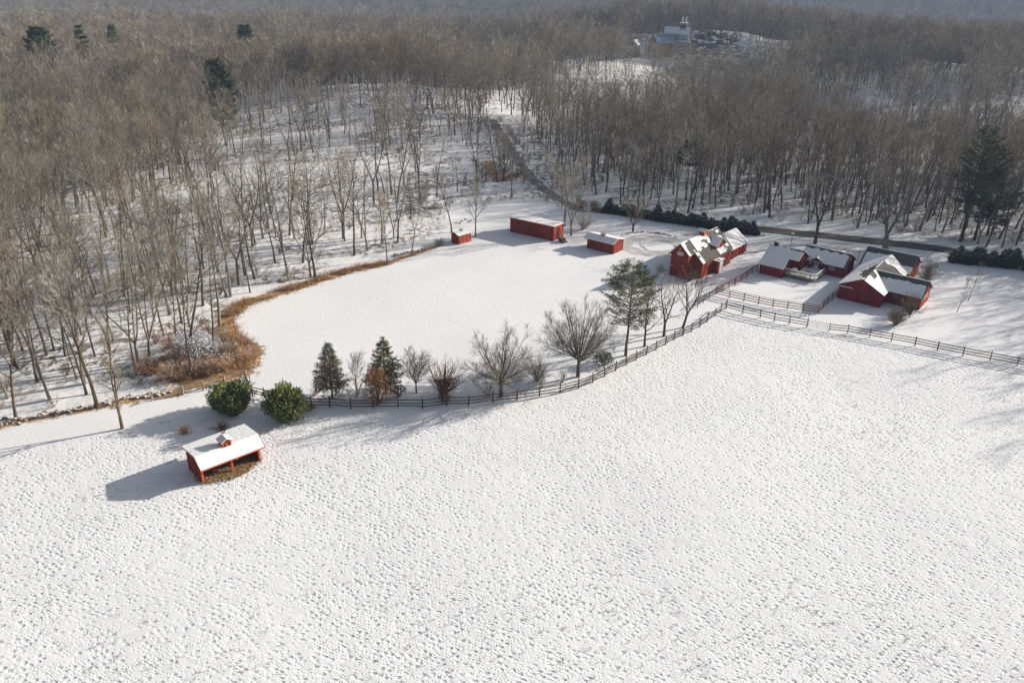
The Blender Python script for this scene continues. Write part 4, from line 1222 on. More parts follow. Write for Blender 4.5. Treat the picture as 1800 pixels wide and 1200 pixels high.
def make_conifer(name, label, cat, seed, H, R, needles='needles', second_m=None, bark='bark_dark', loc=(0, 0, 0), rz=0, group=None, **kw):
    t = thing(name, label, cat, loc, rz, group)
    a, b_, n1, n2 = conifer(seed, H, R, **kw)
    tr = a.build('trunk', MAT[bark], t); b_.build('limbs', MAT[bark], tr)
    n1.build('foliage', MAT[needles], t)
    if n2.f: n2.build('foliage', MAT[second_m], t)
    return t


def shrub(seed, H, R, stems=14, sub=6, tw=7, twl=.35, tww=.02, spread=1.0, up=.06):
    r = random.Random(seed); mb = MB()
    for i in range(stems):
        az = r.uniform(0, 6.28); el = math.radians(r.uniform(35, 85))
        k = R / H * spread
        d = unit((math.cos(az) * math.cos(el) * k * 1.6, math.sin(az) * math.cos(el) * k * 1.6, math.sin(el)))
        ln = H * r.uniform(.75, 1.1)
        pts, rd, ds = grow(r, (r.gauss(0, .12), r.gauss(0, .12), -.1), d, ln, .035 * H / 2 + .01, 4, .13, up)
        mb.tube(pts, rd, 3, cap=False)
        for j in range(sub):
            p, r2, d2 = along(pts, rd, ds, .25 + .75 * (j + r.random() * .9) / sub)
            sp, sr, sd = grow(r, p, side_dir(r, d2, math.radians(r.uniform(20, 55))), ln * r.uniform(.2, .42), max(.010, r2 * .5), 2, .12, up)
            mb.tube(sp, sr, 3, cap=False)
            for k in range(tw):
                p3, _, d3 = along(sp, sr, sd, r.uniform(.15, 1))
                twig(mb, r, p3, side_dir(r, d3, math.radians(r.uniform(15, 55))), twl * r.uniform(.6, 1.5), tww)
    return mb


def make_shrub(name, label, cat, seed, H, R, m='twigs', loc=(0, 0, 0), leaves=None, leaf_m=None, nleaf=0, leafsize=.12, group=None, lean=None, **kw):
    t = thing(name, label, cat, loc, 0, group)
    shrub(seed, H, R, **kw).build('stems', MAT[m], t)
    if nleaf:
        r = random.Random(seed + 5); mb = MB()
        for i in range(nleaf):
            z = r.uniform(.15, 1.0) ** .8; az = r.uniform(0, 6.28); rr = R * math.sqrt(r.random()) * (1.05 - .5 * z)
            leafbit(mb, r, (math.cos(az) * rr, math.sin(az) * rr, z * H), unit((r.gauss(0, 1), r.gauss(0, 1), r.gauss(.2, .7))), leafsize * 1.6, leafsize)
        mb.build('leaves', MAT[leaf_m], t)
    return t


def bush_blob(seed, H, R, n, size, out=.75):
    """dense evergreen bush: leaf sprays on bumpy shells"""
    r = random.Random(seed); mb = MB()
    bumps = [(unit((r.gauss(0, 1), r.gauss(0, 1), r.gauss(.2, .8))), r.uniform(.10, .34)) for _ in range(34)]
    for i in range(n):
        d = unit((r.gauss(0, 1), r.gauss(0, 1), r.gauss(.05, 1)))
        k = 1.0
        for b_, a in bumps:
            c = d[0] * b_[0] + d[1] * b_[1] + d[2] * b_[2]
            if c > .88: k += a * (c - .88) / .12
        sh = k * r.uniform(out, 1.06) * .80
        p = (d[0] * R * sh, d[1] * R * sh, H * .47 + d[2] * H * .52 * sh)
        if p[2] < .03: continue
        nd = unit((d[0] + r.gauss(0, .5), d[1] + r.gauss(0, .5), d[2] + r.gauss(.25, .5)))
        leafbit(mb, r, p, nd, size * r.uniform(.8, 1.8), size * .38)
    return mb


# --- forest tree kinds (trunk + crown), the first individuals are built, the rest are copies
KINDS = []
specs = [dict(H=20, cb=.42, limbs=14, ll=.34, la=(30, 68)), dict(H=22, cb=.46, limbs=14, ll=.31, la=(28, 66)), dict(H=18, cb=.34, limbs=16, ll=.36, forks=2, la=(30, 65)),
         dict(H=21, cb=.42, limbs=15, ll=.33, forks=2, la=(30, 65)), dict(H=17, cb=.38, limbs=13, ll=.36, la=(32, 70)), dict(H=19, cb=.34, limbs=17, ll=.36, forks=3, la=(28, 60)), dict(H=23, cb=.52, limbs=13, ll=.29, la=(30, 70)),
         dict(H=15, cb=.42, limbs=10, ll=.30, sub=5, sub2=5, la=(28, 60))]
for i, sp in enumerate(specs):
    sp = dict(sp); sp.setdefault('sub', 7); sp.setdefault('sub2', 5)
    a, c_ = bare_tree(100 + i, tw=4, lean=.06, twig_w=.019, twig_l=.80, trunk_r=sp['H'] * .0112, up=.07, wob=.13, **sp)
    grey = i in (1, 2, 5)
    KINDS.append((a.mesh('trunk', MAT['bark_grey' if grey else 'bark']), c_.mesh('crown', [MAT['bark_grey' if grey else 'bark'], MAT['twigs_grey' if grey else 'twigs']])))
# lighter kinds for the far woods
FARK = []
for i, sp in enumerate([dict(H=19, cb=.40, limbs=13, ll=.38, la=(32, 75)), dict(H=21, cb=.42, limbs=14, ll=.36, forks=2, la=(32, 72)), dict(H=18, cb=.35, limbs=13, ll=.40, la=(35, 75)), dict(H=17, cb=.38, limbs=12, ll=.38, forks=3, la=(30, 65))]):
    a, c_ = bare_tree(200 + i, sub=5, sub2=4, tw=3, twig_w=.06, twig_l=1.3, sides=3, **sp)
    g = i % 2
    FARK.append((a.mesh('trunk', MAT['bark_grey' if g else 'bark']), c_.mesh('crown', [MAT['bark_grey' if g else 'bark'], MAT['twigs_grey' if g else 'twigs']])))
# undergrowth bushes
UND = []
for i in range(3):
    mb = shrub(300 + i, 1.8, 1.2, stems=9, sub=5, tw=5, twl=.4, tww=.028)
    UND.append(mb.mesh('undergrowth_stems', MAT[['twigs', 'twigs_grey', 'twigs_red'][i]]))

# --- where the woods stand
def sample(x0, x1, y0, y1, sp):
    nx = int((x1 - x0) / sp); ny = int((y1 - y0) / sp)
    gx, gy = np.meshgrid(np.arange(nx), np.arange(ny))
    px = x0 + (gx + .5 + (npr.rand(ny, nx) - .5) * 1.1) * sp
    py = y0 + (gy + .5 + (npr.rand(ny, nx) - .5) * 1.1) * sp
    return px.ravel(), py.ravel()


def thin(px, py):
    """chance that a tree stands at a place of the sampled grid"""
    k = np.ones(px.shape)
    k[in_poly(px, py, OPEN)] = 0
    k[dist_line(px, py, edge_line) < 1.2] = 0
    k[dist_line(px, py, ROAD) < 4.5] = 0
    k[dist_line(px, py, LANE) < 4.5] = 0
    k *= np.where((dist_line(px, py, LANE) < 10) & (px > -12), .35, 1)
    k *= np.clip(dist_line(px, py, SWALE) / 12.0 - .2, .06, 1)
    # open ground between the pasture edge and the snowy hillside
    mid = in_poly(px, py, P([(560, 395), (730, 400), (870, 350), (905, 330), (870, 290), (860, 250), (700, 262), (420, 290), (250, 350), (330, 400), (450, 400)]))
    k[mid] *= .22
    hill = in_poly(px, py, P([(420, 300), (340, 262), (350, 222), (440, 185), (540, 166), (720, 166), (800, 200), (865, 240), (860, 285), (640, 290)]))
    k[hill] *= .42
    k[in_poly(px, py, [(10, 330), (30, 322), (54, 328), (62, 380), (62, 425), (40, 440), (20, 432), (12, 370)])] *= .05
    k[dist_line(px, py, P([(1165, 104), (1200, 100), (1270, 110), (1320, 126)])) < 11] = 0
    hp = gp(1205, 96)
    k[(np.abs(px - hp[0] - 8) < 48) & (py > hp[1] - 88) & (py < hp[1] + 4)] *= .10
    k[np.hypot(px - gp(1115, 104)[0], py - gp(1115, 104)[1]) < 7] = 0
    k[in_poly(px, py, P([(1150, 118), (1225, 112), (1300, 118), (1340, 122), (1330, 136), (1270, 138), (1160, 128)]))] *= .12
    q = in_poly(px, py, [(-5, 395), (-5, 335), (95, 335), (110, 400), (150, 520), (90, 560), (60, 470)])
    k[q] *= .38
    q = in_poly(px, py, P([(1400, 180), (1420, 258), (1560, 288), (1800, 292), (1990, 312), (1990, 165), (1700, 156), (1500, 164)]))
    k[q] *= .30
    k *= np.where((px < 5) & (py < 330), np.where(py - px * .45 < 215, .66, .92), 1)
    k *= np.where(fbm(px / 30.0 + 40, py / 30.0, 3) > .38, 1, np.where(px > 18, .8, .55))
    g0_ = gp(757, 366)
    k[np.hypot(px - g0_[0], py - g0_[1]) < 4] = 0
    return k


pts = []
px, py = sample(-240, 240, 60, 330, 4.6)
k = thin(px, py); m = npr.rand(len(px)) < k * .92
pts.append(np.stack([px[m], py[m]], -1))
px, py = sample(-620, 620, 330, 760, 6.0)
m = (npr.rand(len(px)) < thin(px, py)) & (np.abs(px) < py * .75 + 40)
pts.append(np.stack([px[m], py[m]], -1))
near_pts = np.concatenate(pts)
px, py = sample(-1500, 1750, 760, 2500, 9.0)
m = (np.abs(px) < py * .72 + 60)
far_pts = np.stack([px[m], py[m]], -1)

hz = terrain(near_pts[:, 0], near_pts[:, 1])
order = []
for i, (x, y) in enumerate(near_pts):
    sx, sy, fdep = project(x, y, hz[i])
    tx, ty, _ = project(x, y, hz[i] + 18)
    vis = fdep > 0 and -20 < tx < 1830 and sy > 30 and ty < 1190 and -60 < sx < 1860
    order.append((fdep if vis else 1e9, i))
order.sort()
IND = [i for d, i in order[:268] if d < 1e8]
REST = [i for i in range(len(near_pts)) if i not in set(IND)]
ZONE = {'left': ('in the woods left of the pasture', 'bare trees in the woods left of the pasture'),
        'mid': ('in the woods behind the sheds', 'bare trees in the woods behind the sheds'),
        'right': ('in the woods beyond the road', 'bare trees in the woods beyond the road')}
LOOK = ['straight brown-barked bare tree', 'tall straight grey-barked bare tree', 'low-forked grey-brown bare tree', 'tall forked brown bare tree', 'shorter rounded brown bare tree', 'broad three-stemmed grey bare tree', 'tallest high-crowned bare tree', 'small slender young bare tree']
protos = []
for i, (a, c_) in enumerate(KINDS):
    protos.append((a, c_))
for n_, i in enumerate(IND):
    x, y = near_pts[i]
    sx, sy, _ = project(x, y, hz[i])
    z_ = 'right' if x > 18 else ('mid' if sx > 600 else 'left')
    r = random.Random(1000 + i)
    kk = r.choice([0, 1, 2, 3, 4, 5, 6, 7, 7, 0, 6])
    where = (', near the open snow' if float(dist_line(np.array([x]), np.array([y]), edge_line)[0]) < 9 else ', further in')
    t = thing('bare_tree', LOOK[kk] + ' ' + ZONE[z_][0] + where, 'tree', (x, y, hz[i] - .05), r.uniform(0, 6.28), ZONE[z_][1])
    s_ = r.uniform(.78, 1.12); t.scale = (s_, s_, s_ * r.uniform(.95, 1.1))
    t.rotation_euler = (r.gauss(0, .025), r.gauss(0, .025), r.uniform(0, 6.28))
    link('trunk', KINDS[kk][0], t); link('crown', KINDS[kk][1], t)


def scatter(name, P3_, rot, scl, var, sources, kind='stuff'):
    """one object: instances of source objects on points (geometry nodes)"""
    me = bpy.data.meshes.new(name); me.vertices.add(len(P3_)); me.vertices.foreach_set('co', np.asarray(P3_, dtype=np.float32).ravel())
    for nm, dt, arr in (('rot', 'FLOAT', rot), ('scl', 'FLOAT', scl), ('var', 'INT', var)):
        at = me.attributes.new(nm, dt, 'POINT'); at.data.foreach_set('value', np.asarray(arr, dtype=np.float32 if dt == 'FLOAT' else np.int32))
    ob = link(name, me); ob['kind'] = kind
    ng = bpy.data.node_groups.new(name, 'GeometryNodeTree')
    ng.interface.new_socket('Geometry', in_out='INPUT', socket_type='NodeSocketGeometry')
    ng.interface.new_socket('Geometry', in_out='OUTPUT', socket_type='NodeSocketGeometry')
    N = ng.nodes; K = ng.links.new
    gi = N.new('NodeGroupInput'); go = N.new('NodeGroupOutput'); jn = N.new('GeometryNodeJoinGeometry')

    def na(nm, dt):
        n = N.new('GeometryNodeInputNamedAttribute'); n.data_type = dt; n.inputs['Name'].default_value = nm
        return n.outputs['Attribute']
    cx = N.new('ShaderNodeCombineXYZ'); K(na('rot', 'FLOAT'), cx.inputs[2])
    e2r = N.new('FunctionNodeEulerToRotation'); K(cx.outputs[0], e2r.inputs[0])
    sc = N.new('ShaderNodeCombineXYZ'); sa = na('scl', 'FLOAT')
    for q in range(3): K(sa, sc.inputs[q])
    va_ = na('var', 'INT')
    for i, src in enumerate(sources):
        cmp_ = N.new('FunctionNodeCompare'); cmp_.data_type = 'INT'; cmp_.operation = 'EQUAL'
        ia = [s_ for s_ in cmp_.inputs if s_.type == 'INT']
        K(va_, ia[0]); ia[1].default_value = i
        ip = N.new('GeometryNodeInstanceOnPoints')
        K(gi.outputs[0], ip.inputs['Points']); K(cmp_.outputs['Result'], ip.inputs['Selection'])
        j2 = N.new('GeometryNodeJoinGeometry')
        for so in src:
            oi = N.new('GeometryNodeObjectInfo'); oi.inputs['Object'].default_value = so; K(oi.outputs['Geometry'], j2.inputs[0])
        K(j2.outputs[0], ip.inputs['Instance']); K(e2r.outputs[0], ip.inputs['Rotation']); K(sc.outputs[0], ip.inputs['Scale'])
        K(ip.outputs[0], jn.inputs[0])
    K(jn.outputs[0], go.inputs[0])
    md = ob.modifiers.new('scatter', 'NODES'); md.node_group = ng
    return ob


def src(me): return bpy.data.objects.new('source', me)   # never linked to the scene: geometry only


rest = near_pts[REST]; rz_ = hz[REST]
nearsel = np.hypot(rest[:, 0], rest[:, 1]) < 340
srcs = [[src(a), src(c_)] for a, c_ in KINDS]
fsrcs = [[src(a), src(c_)] for a, c_ in FARK]
a_ = rest[nearsel]; n = len(a_)
scatter('deep_woods', np.column_stack([a_, rz_[nearsel] - .05]), npr.rand(n) * 6.28, npr.uniform(.75, 1.15, n), npr.randint(0, 8, n), srcs)
a_ = np.concatenate([rest[~nearsel], far_pts]); n = len(a_)
fz = terrain(a_[:, 0], a_[:, 1]) - .1
sc_ = npr.uniform(.8, 1.2, n) * (1 + .25 * sstep(800, 1500, a_[:, 1]))
spec_ = (fbm(a_[:, 0] / 120.0, a_[:, 1] / 120.0, 3) > .5).astype(int)
scatter('distant_woods', np.column_stack([a_, fz]), npr.rand(n) * 6.28, sc_, spec_ * 2 % 4 * 0 + ((npr.rand(n) < .75) * spec_ + 2 * npr.randint(0, 2, n)) % 4, fsrcs)
# undergrowth
px, py = sample(-170, 170, 70, 300, 3.4)
k = thin(px, py); m = (npr.rand(len(px)) < np.clip(k, 0, 1) * .5 * (fbm(px / 9.0, py / 9.0, 2) > .36))
u_ = np.stack([px[m], py[m]], -1)
ex = []
for a, b_ in list(zip(LANE[:-1], LANE[1:])) + list(zip(LANE_L[:-1], LANE_L[1:])) * 2:
    for q in range(int(math.dist(a[:2], b_[:2]) * .6)):
        t_ = rng.random(); off = rng.choice([-3.2, 3.6]) + rng.gauss(0, .7)
        dx, dy = ((b_[0] - a[0]), (b_[1] - a[1])); ll_ = math.hypot(dx, dy)
        ex.append((a[0] + dx * t_ - dy / ll_ * off, a[1] + dy * t_ + dx / ll_ * off))
u_ = np.concatenate([u_, np.array(ex)]); n = len(u_)
scatter('undergrowth', np.column_stack([u_, terrain(u_[:, 0], u_[:, 1])]), npr.rand(n) * 6.28, npr.uniform(.5, 1.5, n), npr.randint(0, 3, n), [[src(q)] for q in UND])

# ---------------------------------------------------------------- trees of the farm, one by one
W = gp
make_conifer('spruce', 'narrow conical spruce with brown dying lower branches, leftmost in the fence row', 'spruce', 1, 8.6, 3.0, 'needles', 'dead_needles', loc=W(584, 700), base=.16, whorls=24, per=9, clump=24, shape=.80,
             ll=.26, lw=.055, second=lambda z, t, r: z < .78 and r.random() < (.95 if t < .75 else .72), bark='bark')
make_conifer('spruce', 'dark green conical spruce behind an orange-leaved sapling in the fence row', 'spruce', 2, 8.8, 3.4, 'needles', loc=W(678, 692), base=.10, whorls=22, per=8, clump=24, shape=.80, ll=.30, lw=.075, gap=.16, second=lambda z, t, r: r.random() < (.55 if z < .5 else .22), second_m='dead_needles')
make_shrub('copper_beech', 'orange-leaved sapling in front of the dark green spruce', 'tree', 3, 5.4, 2.3, 'bark', loc=W(664, 710), nleaf=2600, leaf_m='orange_leaves', leafsize=.085, stems=9, sub=6, tw=5)
make_tree('round_tree', 'small bare tree with upright oval crown right of the dark spruce', 'tree', 4, 7.2, loc=W(732, 690), tw='twigs', cb=.2, limbs=7, la=(12, 30), ll=.22, sub=4, sub2=4, trunk_r=.11, twig_l=.4, twig_w=.018, up=.05, forks=16, fan=44, wob=.06)
make_tree('sapling_tree', 'thin pale bare tree between the brown spruce and the orange sapling', 'tree', 5, 6.2, loc=W(626, 697), tw='twigs_grey', bark='bark_grey', cb=.2, limbs=14, la=(15, 40), ll=.4, sub=5, sub2=5, trunk_r=.07, twig_l=.45, twig_w=.02, forks=2)
make_shrub('bare_shrub', 'low bare dark shrub left of the brown spruce', 'shrub', 6, 2.7, 1.5, 'twigs_grey', loc=W(557, 692), stems=12)
make_shrub('bare_shrub', 'bare vase-shaped shrub right of the brown spruce', 'shrub', 7, 3.2, 1.4, 'twigs_grey', loc=W(629, 693), stems=9)
make_shrub('bare_shrub', 'large rounded reddish-brown bare shrub left of the spreading tree', 'shrub', 8, 5.0, 3.0, 'twigs_red', loc=W(779, 694), stems=34, sub=7, tw=8, twl=.5)
make_shrub('leafy_shrub', 'small russet leafy shrub at the fence below the reddish bare shrub', 'shrub', 9, 1.8, 1.1, 'twigs_olive', loc=W(781, 707), stems=12, nleaf=900, leaf_m='russet', leafsize=.07)
make_shrub('bare_shrub', 'dense dark twiggy shrub tucked right of the orange sapling', 'shrub', 10, 1.9, 1.2, 'twigs_red', loc=W(702, 697), stems=16)
make_tree('spreading_tree', 'widest spreading bare tree standing at the middle of the curving fence', 'tree', 41, 11.4, loc=W(880, 697), cb=.22, limbs=6, la=(22, 45), ll=.20, sub=5, sub2=4, trunk_r=.27, twig_l=.55, twig_w=.022, up=.03, wob=.07, forks=26, fan=84, bark='bark_dark', tw='twigs')
make_tree('vase_tree', 'dense fan-shaped bare tree right of the spreading tree at the fence', 'tree', 12, 13.4, loc=W(1016, 662), cb=.20, limbs=6, la=(14, 30), ll=.20, sub=5, sub2=4, trunk_r=.26, twig_l=.6, twig_w=.022, up=.03, wob=.05, forks=34, fan=66, bark='bark', tw='twigs_grey')
make_shrub('bare_shrub', 'bare oval shrub between the spreading tree and the fan-shaped tree', 'shrub', 13, 4.3, 1.6, 'twigs', loc=W(944, 670), stems=20, tw=8)
make_shrub('bare_shrub', 'low twiggy shrub left of the spreading tree trunk', 'shrub', 14, 2.6, 1.6, 'twigs_grey', loc=W(858, 694), stems=14)
make_shrub('bare_shrub', 'low bare shrub near the fence left of the fan-shaped tree', 'shrub', 15, 2.4, 1.2, 'twigs', loc=W(988, 672), stems=12)
make_shrub('bare_shrub', 'tiny bare shrub just behind the fence between two posts mid curve', 'shrub', 16, 1.9, .8, 'twigs_grey', loc=W(952, 680), stems=10)
# pines and their neighbours
make_conifer('tall_pine', 'tallest thin green pine of the row with bare lower trunk', 'pine', 17, 15.0, 5.0, 'needles_olive', loc=W(1100, 625), base=.34, whorls=22, per=8, clump=34, ll=.36, lw=.05, pine=True, gap=.08, second=lambda z, t, r: z < .7 and r.random() < .35, second_m='twigs_grey', bark='bark')
make_tree('olive_tree', 'bare tree with mossy olive twigs right of the tall pine', 'tree', 18, 11.5, loc=W(1133, 609), cb=.25, limbs=18, la=(18, 48), ll=.36, sub=6, sub2=5, trunk_r=.2, twig_l=.5, twig_w=.024, bark='bark', tw='twigs_olive')
make_tree('bare_tree', 'bare many-limbed tree standing between the olive tree and the leaning tree', 'tree', 19, 10.0, loc=W(1167, 591), cb=.25, limbs=16, la=(25, 55), ll=.42, forks=2, sub=6, sub2=4, trunk_r=.22, twig_l=.55, twig_w=.022)
t = make_tree('leaning_tree', 'reddish bare tree leaning right towards the red fence corner', 'tree', 20, 9.0, loc=W(1200, 576), cb=.26, limbs=16, la=(30, 62), ll=.50, sub=7, sub2=5, trunk_r=.2, twig_l=.5, twig_w=.024, tw='twigs_red', bark='bark_dark', forks=2)
t.rotation_euler = (0, .22, .3)
make_shrub('snowy_juniper', 'dark low juniper with snow streaks beside the fence under the pine', 'shrub', 21, 1.9, 2.0, 'bark_dark', loc=W(1060, 641), stems=14, nleaf=1500, leaf_m='needles_dark', leafsize=.10)
t = make_shrub('foundation_shrub', 'tall bare shrub against the front wall of the dormered house', 'shrub', 22, 3.2, 1.6, 'twigs_olive', loc=W(1212, 494), stems=16)
make_shrub('snowy_shrub', 'snow-dusted low shrub left of the dormered house front', 'shrub', 23, 1.3, 2.2, 'twigs_grey', loc=W(1158, 476), stems=24, nleaf=500, leaf_m='twig_snow', leafsize=.06)
# round evergreen bushes
for (lab, p, H, R, sd) in (('round dark green bush at the left, behind the open-fronted shelter', W(409, 722), 4.1, 2.75, 31), ('taller round green bush right of its twin, in front of the fence end', W(503, 738), 5.0, 2.6, 32)):
    t = thing('evergreen_bush', lab, 'bush', p, 0, 'round evergreen bushes by the shelter')
    bush_blob(sd, H, R, 6500, .30, .50).build('foliage', MAT['leaves_bright'], t)
    bush_blob(sd + 9, H * .88, R * .80, 3000, .26, .5).build('inner_foliage', MAT['needles_dark'], t)
    shrub(sd, H * .7, R * .6, stems=10, sub=3, tw=2).build('stems', MAT['bark_dark'], t)
t = make_tree('young_tree', 'slender forked young bare tree standing alone left of the shelter', 'tree', 34, 14.5, loc=W(215, 753), cb=.16, limbs=20, la=(25, 50), ll=.20, sub=6, sub2=4, trunk_r=.20, twig_l=.5, twig_w=.024, forks=2, fan=8, tw='twigs', bark='bark')
make_shrub('russet_shrub', 'small russet shrub in the snow left behind the shelter', 'shrub', 35, 1.1, 1.0, 'russet', loc=W(324, 762), stems=22)
make_shrub('russet_shrub', 'low russet shrub right behind the shelter roof', 'shrub', 36, 1.3, 1.4, 'russet', loc=W(392, 757), stems=26)
make_shrub('russet_shrub', 'little russet shrub beside the taller round bush at the fence', 'shrub', 37, 1.2, 1.0, 'russet', loc=W(541, 722), stems=16)
# thicket of brambles at the pasture corner
TH = [(322, 640, 3.2, 3.0, 'russet'), (300, 610, 3.0, 2.6, 'russet'), (338, 660, 2.4, 2.4, 'tawny'), (372, 655, 2.6, 2.6, 'russet'), (402, 648, 2.6, 2.2, 'tawny'), (432, 634, 2.3, 2.2, 'tawny'),
      (424, 612, 2.2, 2.2, 'russet'), (396, 596, 2.4, 2.2, 'tawny'), (300, 665, 2.6, 2.4, 'tawny'), (262, 655, 2.6, 2.4, 'russet'), (366, 590, 2.4, 2.4, 'russet'), (410, 622, 2.0, 2.0, 'tawny')]
for i, (a, b_, H, R, m_) in enumerate(TH):
    make_shrub('bramble_bush', 'tangled tawny bramble in the thicket at the left corner of the pasture' if m_ == 'tawny' else 'tangled russet bramble in the thicket at the left corner of the pasture', 'bramble', 60 + i, H, R, m_, loc=W(a, b_), stems=30, sub=7, tw=7, twl=.45, tww=.035, spread=1.2, up=-.02,
               group='brambles of the corner thicket', nleaf=260, leaf_m='twig_snow' if i % 3 else m_, leafsize=.07)
make_shrub('snowy_bramble', 'grey snow-laden heap of arching branches in the middle of the thicket', 'bramble', 77, 4.2, 4.4, 'twigs_grey', loc=W(342, 630), stems=60, sub=7, tw=8, twl=.6, tww=.045, spread=1.2, up=-.10, nleaf=3600, leaf_m='twig_snow', leafsize=.10)
make_shrub('snowy_bramble', 'white snow-covered bramble right of the grey heap in the thicket', 'bramble', 78, 2.8, 2.6, 'twigs_grey', loc=W(372, 622), stems=24, sub=6, tw=8, twl=.45, tww=.03, spread=1.2, up=-.06, nleaf=1400, leaf_m='twig_snow', leafsize=.08)

# right side
t = make_tree('curved_tree', 'curved dark bare tree rising behind the low house beside the road', 'tree', 81, 17.0, loc=W(1433, 428), cb=.30, limbs=18, la=(30, 65), ll=.36, sub=6, sub2=5, trunk_r=.36, bark='bark_dark', forks=2, lean=.1, twig_w=.03)
t = make_tree('big_maple', 'largest broad bare maple between the road and the stable', 'tree', 82, 19.0, loc=W(1556, 438), cb=.24, limbs=24, la=(28, 68), ll=.42, sub=7, sub2=6, trunk_r=.55, forks=3, twig_w=.035, bark='bark_grey', tw='twigs_grey')
make_shrub('vase_shrub', 'vase-shaped bare shrub behind the right end of the stable', 'shrub', 83, 4.6, 2.4, 'twigs_grey', loc=W(1627, 497), stems=40, sub=7, tw=8, twl=.5, tww=.03)
make_shrub('tan_shrub', 'dense arching tan shrub in front of the stable wing', 'shrub', 84, 3.0, 2.0, 'dead_needles', loc=W(1574, 570), stems=40, sub=7, tw=10, twl=.4, tww=.03)
make_shrub('tan_shrub', 'tan twiggy shrub growing up to the stable wing wall', 'shrub', 85, 3.4, 2.2, 'dead_needles', loc=W(1600, 552), stems=40, sub=7, tw=10, twl=.4, tww=.03)
make_tree('sapling', 'thin bare sapling standing alone on the snow right of the stable', 'sapling', 86, 7.0, loc=W(1682, 549), cb=.25, limbs=12, la=(20, 40), ll=.22, sub=4, sub2=4, trunk_r=.07, twig_l=.4, twig_w=.018)
make_tree('sapling', 'thin bare sapling behind its twin at the edge of the shade', 'sapling', 87, 7.6, loc=W(1702, 528), cb=.25, limbs=12, la=(20, 40), ll=.20, sub=4, sub2=4, trunk_r=.07, twig_l=.4, twig_w=.018)
make_tree('fork_tree', 'multi-stemmed bare tree behind the hedge above the turning circle', 'tree', 88, 7.6, loc=W(1112, 408), cb=.3, limbs=18, la=(30, 70), ll=.42, sub=6, sub2=5, trunk_r=.24, forks=3, twig_l=.5, twig_w=.028, bark='bark', tw='twigs_grey')
make_tree('tall_tree', 'tall bare tree rising behind the right end of the long barn', 'tree', 89, 17.0, loc=W(992, 398), cb=.25, limbs=18, la=(15, 45), ll=.30, sub=6, sub2=5, trunk_r=.26, forks=2, twig_w=.032, bark='bark_grey')
make_tree('tall_tree', 'tall pale bare tree just right of the long barn', 'tree', 90, 16.0, loc=W(1004, 414), cb=.2, limbs=18, la=(15, 45), ll=.30, sub=6, sub2=5, trunk_r=.22, forks=3, twig_w=.032, bark='bark_grey', tw='twigs_grey')
make_shrub('bare_shrub', 'wide bare twiggy shrub between the long barn and the cupola shed', 'shrub', 91, 4.4, 3.0, 'twigs_grey', loc=W(1024, 404), stems=30, sub=7, tw=7, twl=.6)
make_tree('tall_tree', 'thin tall tree directly behind the smallest shed', 'tree', 92, 15.0, loc=W(794, 408), cb=.35, limbs=14, la=(20, 45), ll=.28, sub=6, sub2=5, trunk_r=.2, twig_w=.03)
make_tree('tall_tree', 'thin grey tree between the smallest shed and the long barn', 'tree', 93, 14.0, loc=W(836, 416), cb=.30, limbs=16, la=(20, 50), ll=.32, sub=6, sub2=5, trunk_r=.2, twig_w=.03, bark='bark_grey', tw='twigs_grey')
make_shrub('bare_shrub', 'low dark brush heap left of the smallest shed', 'shrub', 94, 1.4, 2.0, 'twigs_grey', loc=W(772, 428), stems=26)
make_tree('lane_tree', 'branching bare tree with snowy limbs at the bend of the lane', 'tree', 95, 14.0, loc=W(885, 318), cb=.22, limbs=16, la=(30, 70), ll=.42, sub=6, sub2=5, trunk_r=.3, forks=3, bark='bark_dark', twig_w=.03)

# edge trees of the left woods, singled out by place
ET = [(172, 716, 21, .26, 'thick straight bare tree at the wood edge right behind the young tree', 1), (148, 675, 20, .22, 'bare tree with tall forked crown left of the thick edge tree', 2), (28, 735, 17, .22, 'leaning brown bare tree at the wood edge near the left border', 1),
      (298, 553, 21, .24, 'tall tree with leaning trunk above the corner thicket', 1), (302, 520, 18, .22, 'dark trunked tree just behind the leaning one above the thicket', 2), (398, 522, 18, .24, 'dark bare tree at the far corner of the pasture grass strip', 1),
      (554, 487, 19, .25, 'bare tree growing out of the tawny grass strip, left of a pair', 1), (546, 487, 17, .2, 'broad vase-crowned tree rising from the tawny grass strip', 3), (440, 514, 15, .15, 'slim bare tree left of the tawny grass strip', 1),
      (723, 450, 15, .15, 'slim bare tree at the right end of the grass strip', 1), (681, 466, 14, .15, 'slim dark tree in front of the woods near the strip end', 1)]
for i, (a, b_, H, tr, lab, fk) in enumerate(ET):
    make_tree('edge_tree', lab, 'tree', 400 + i, H, loc=W(a, b_), cb=.36 if fk < 3 else .25, limbs=15, la=(22, 55), ll=.32 if fk < 3 else .42, sub=6, sub2=5, trunk_r=tr, forks=fk, twig_w=.032,
              bark='bark' if i % 2 == 0 else 'bark_grey', tw='twigs' if i % 3 else 'twigs_grey', rz=i * 1.3, lean=.06)

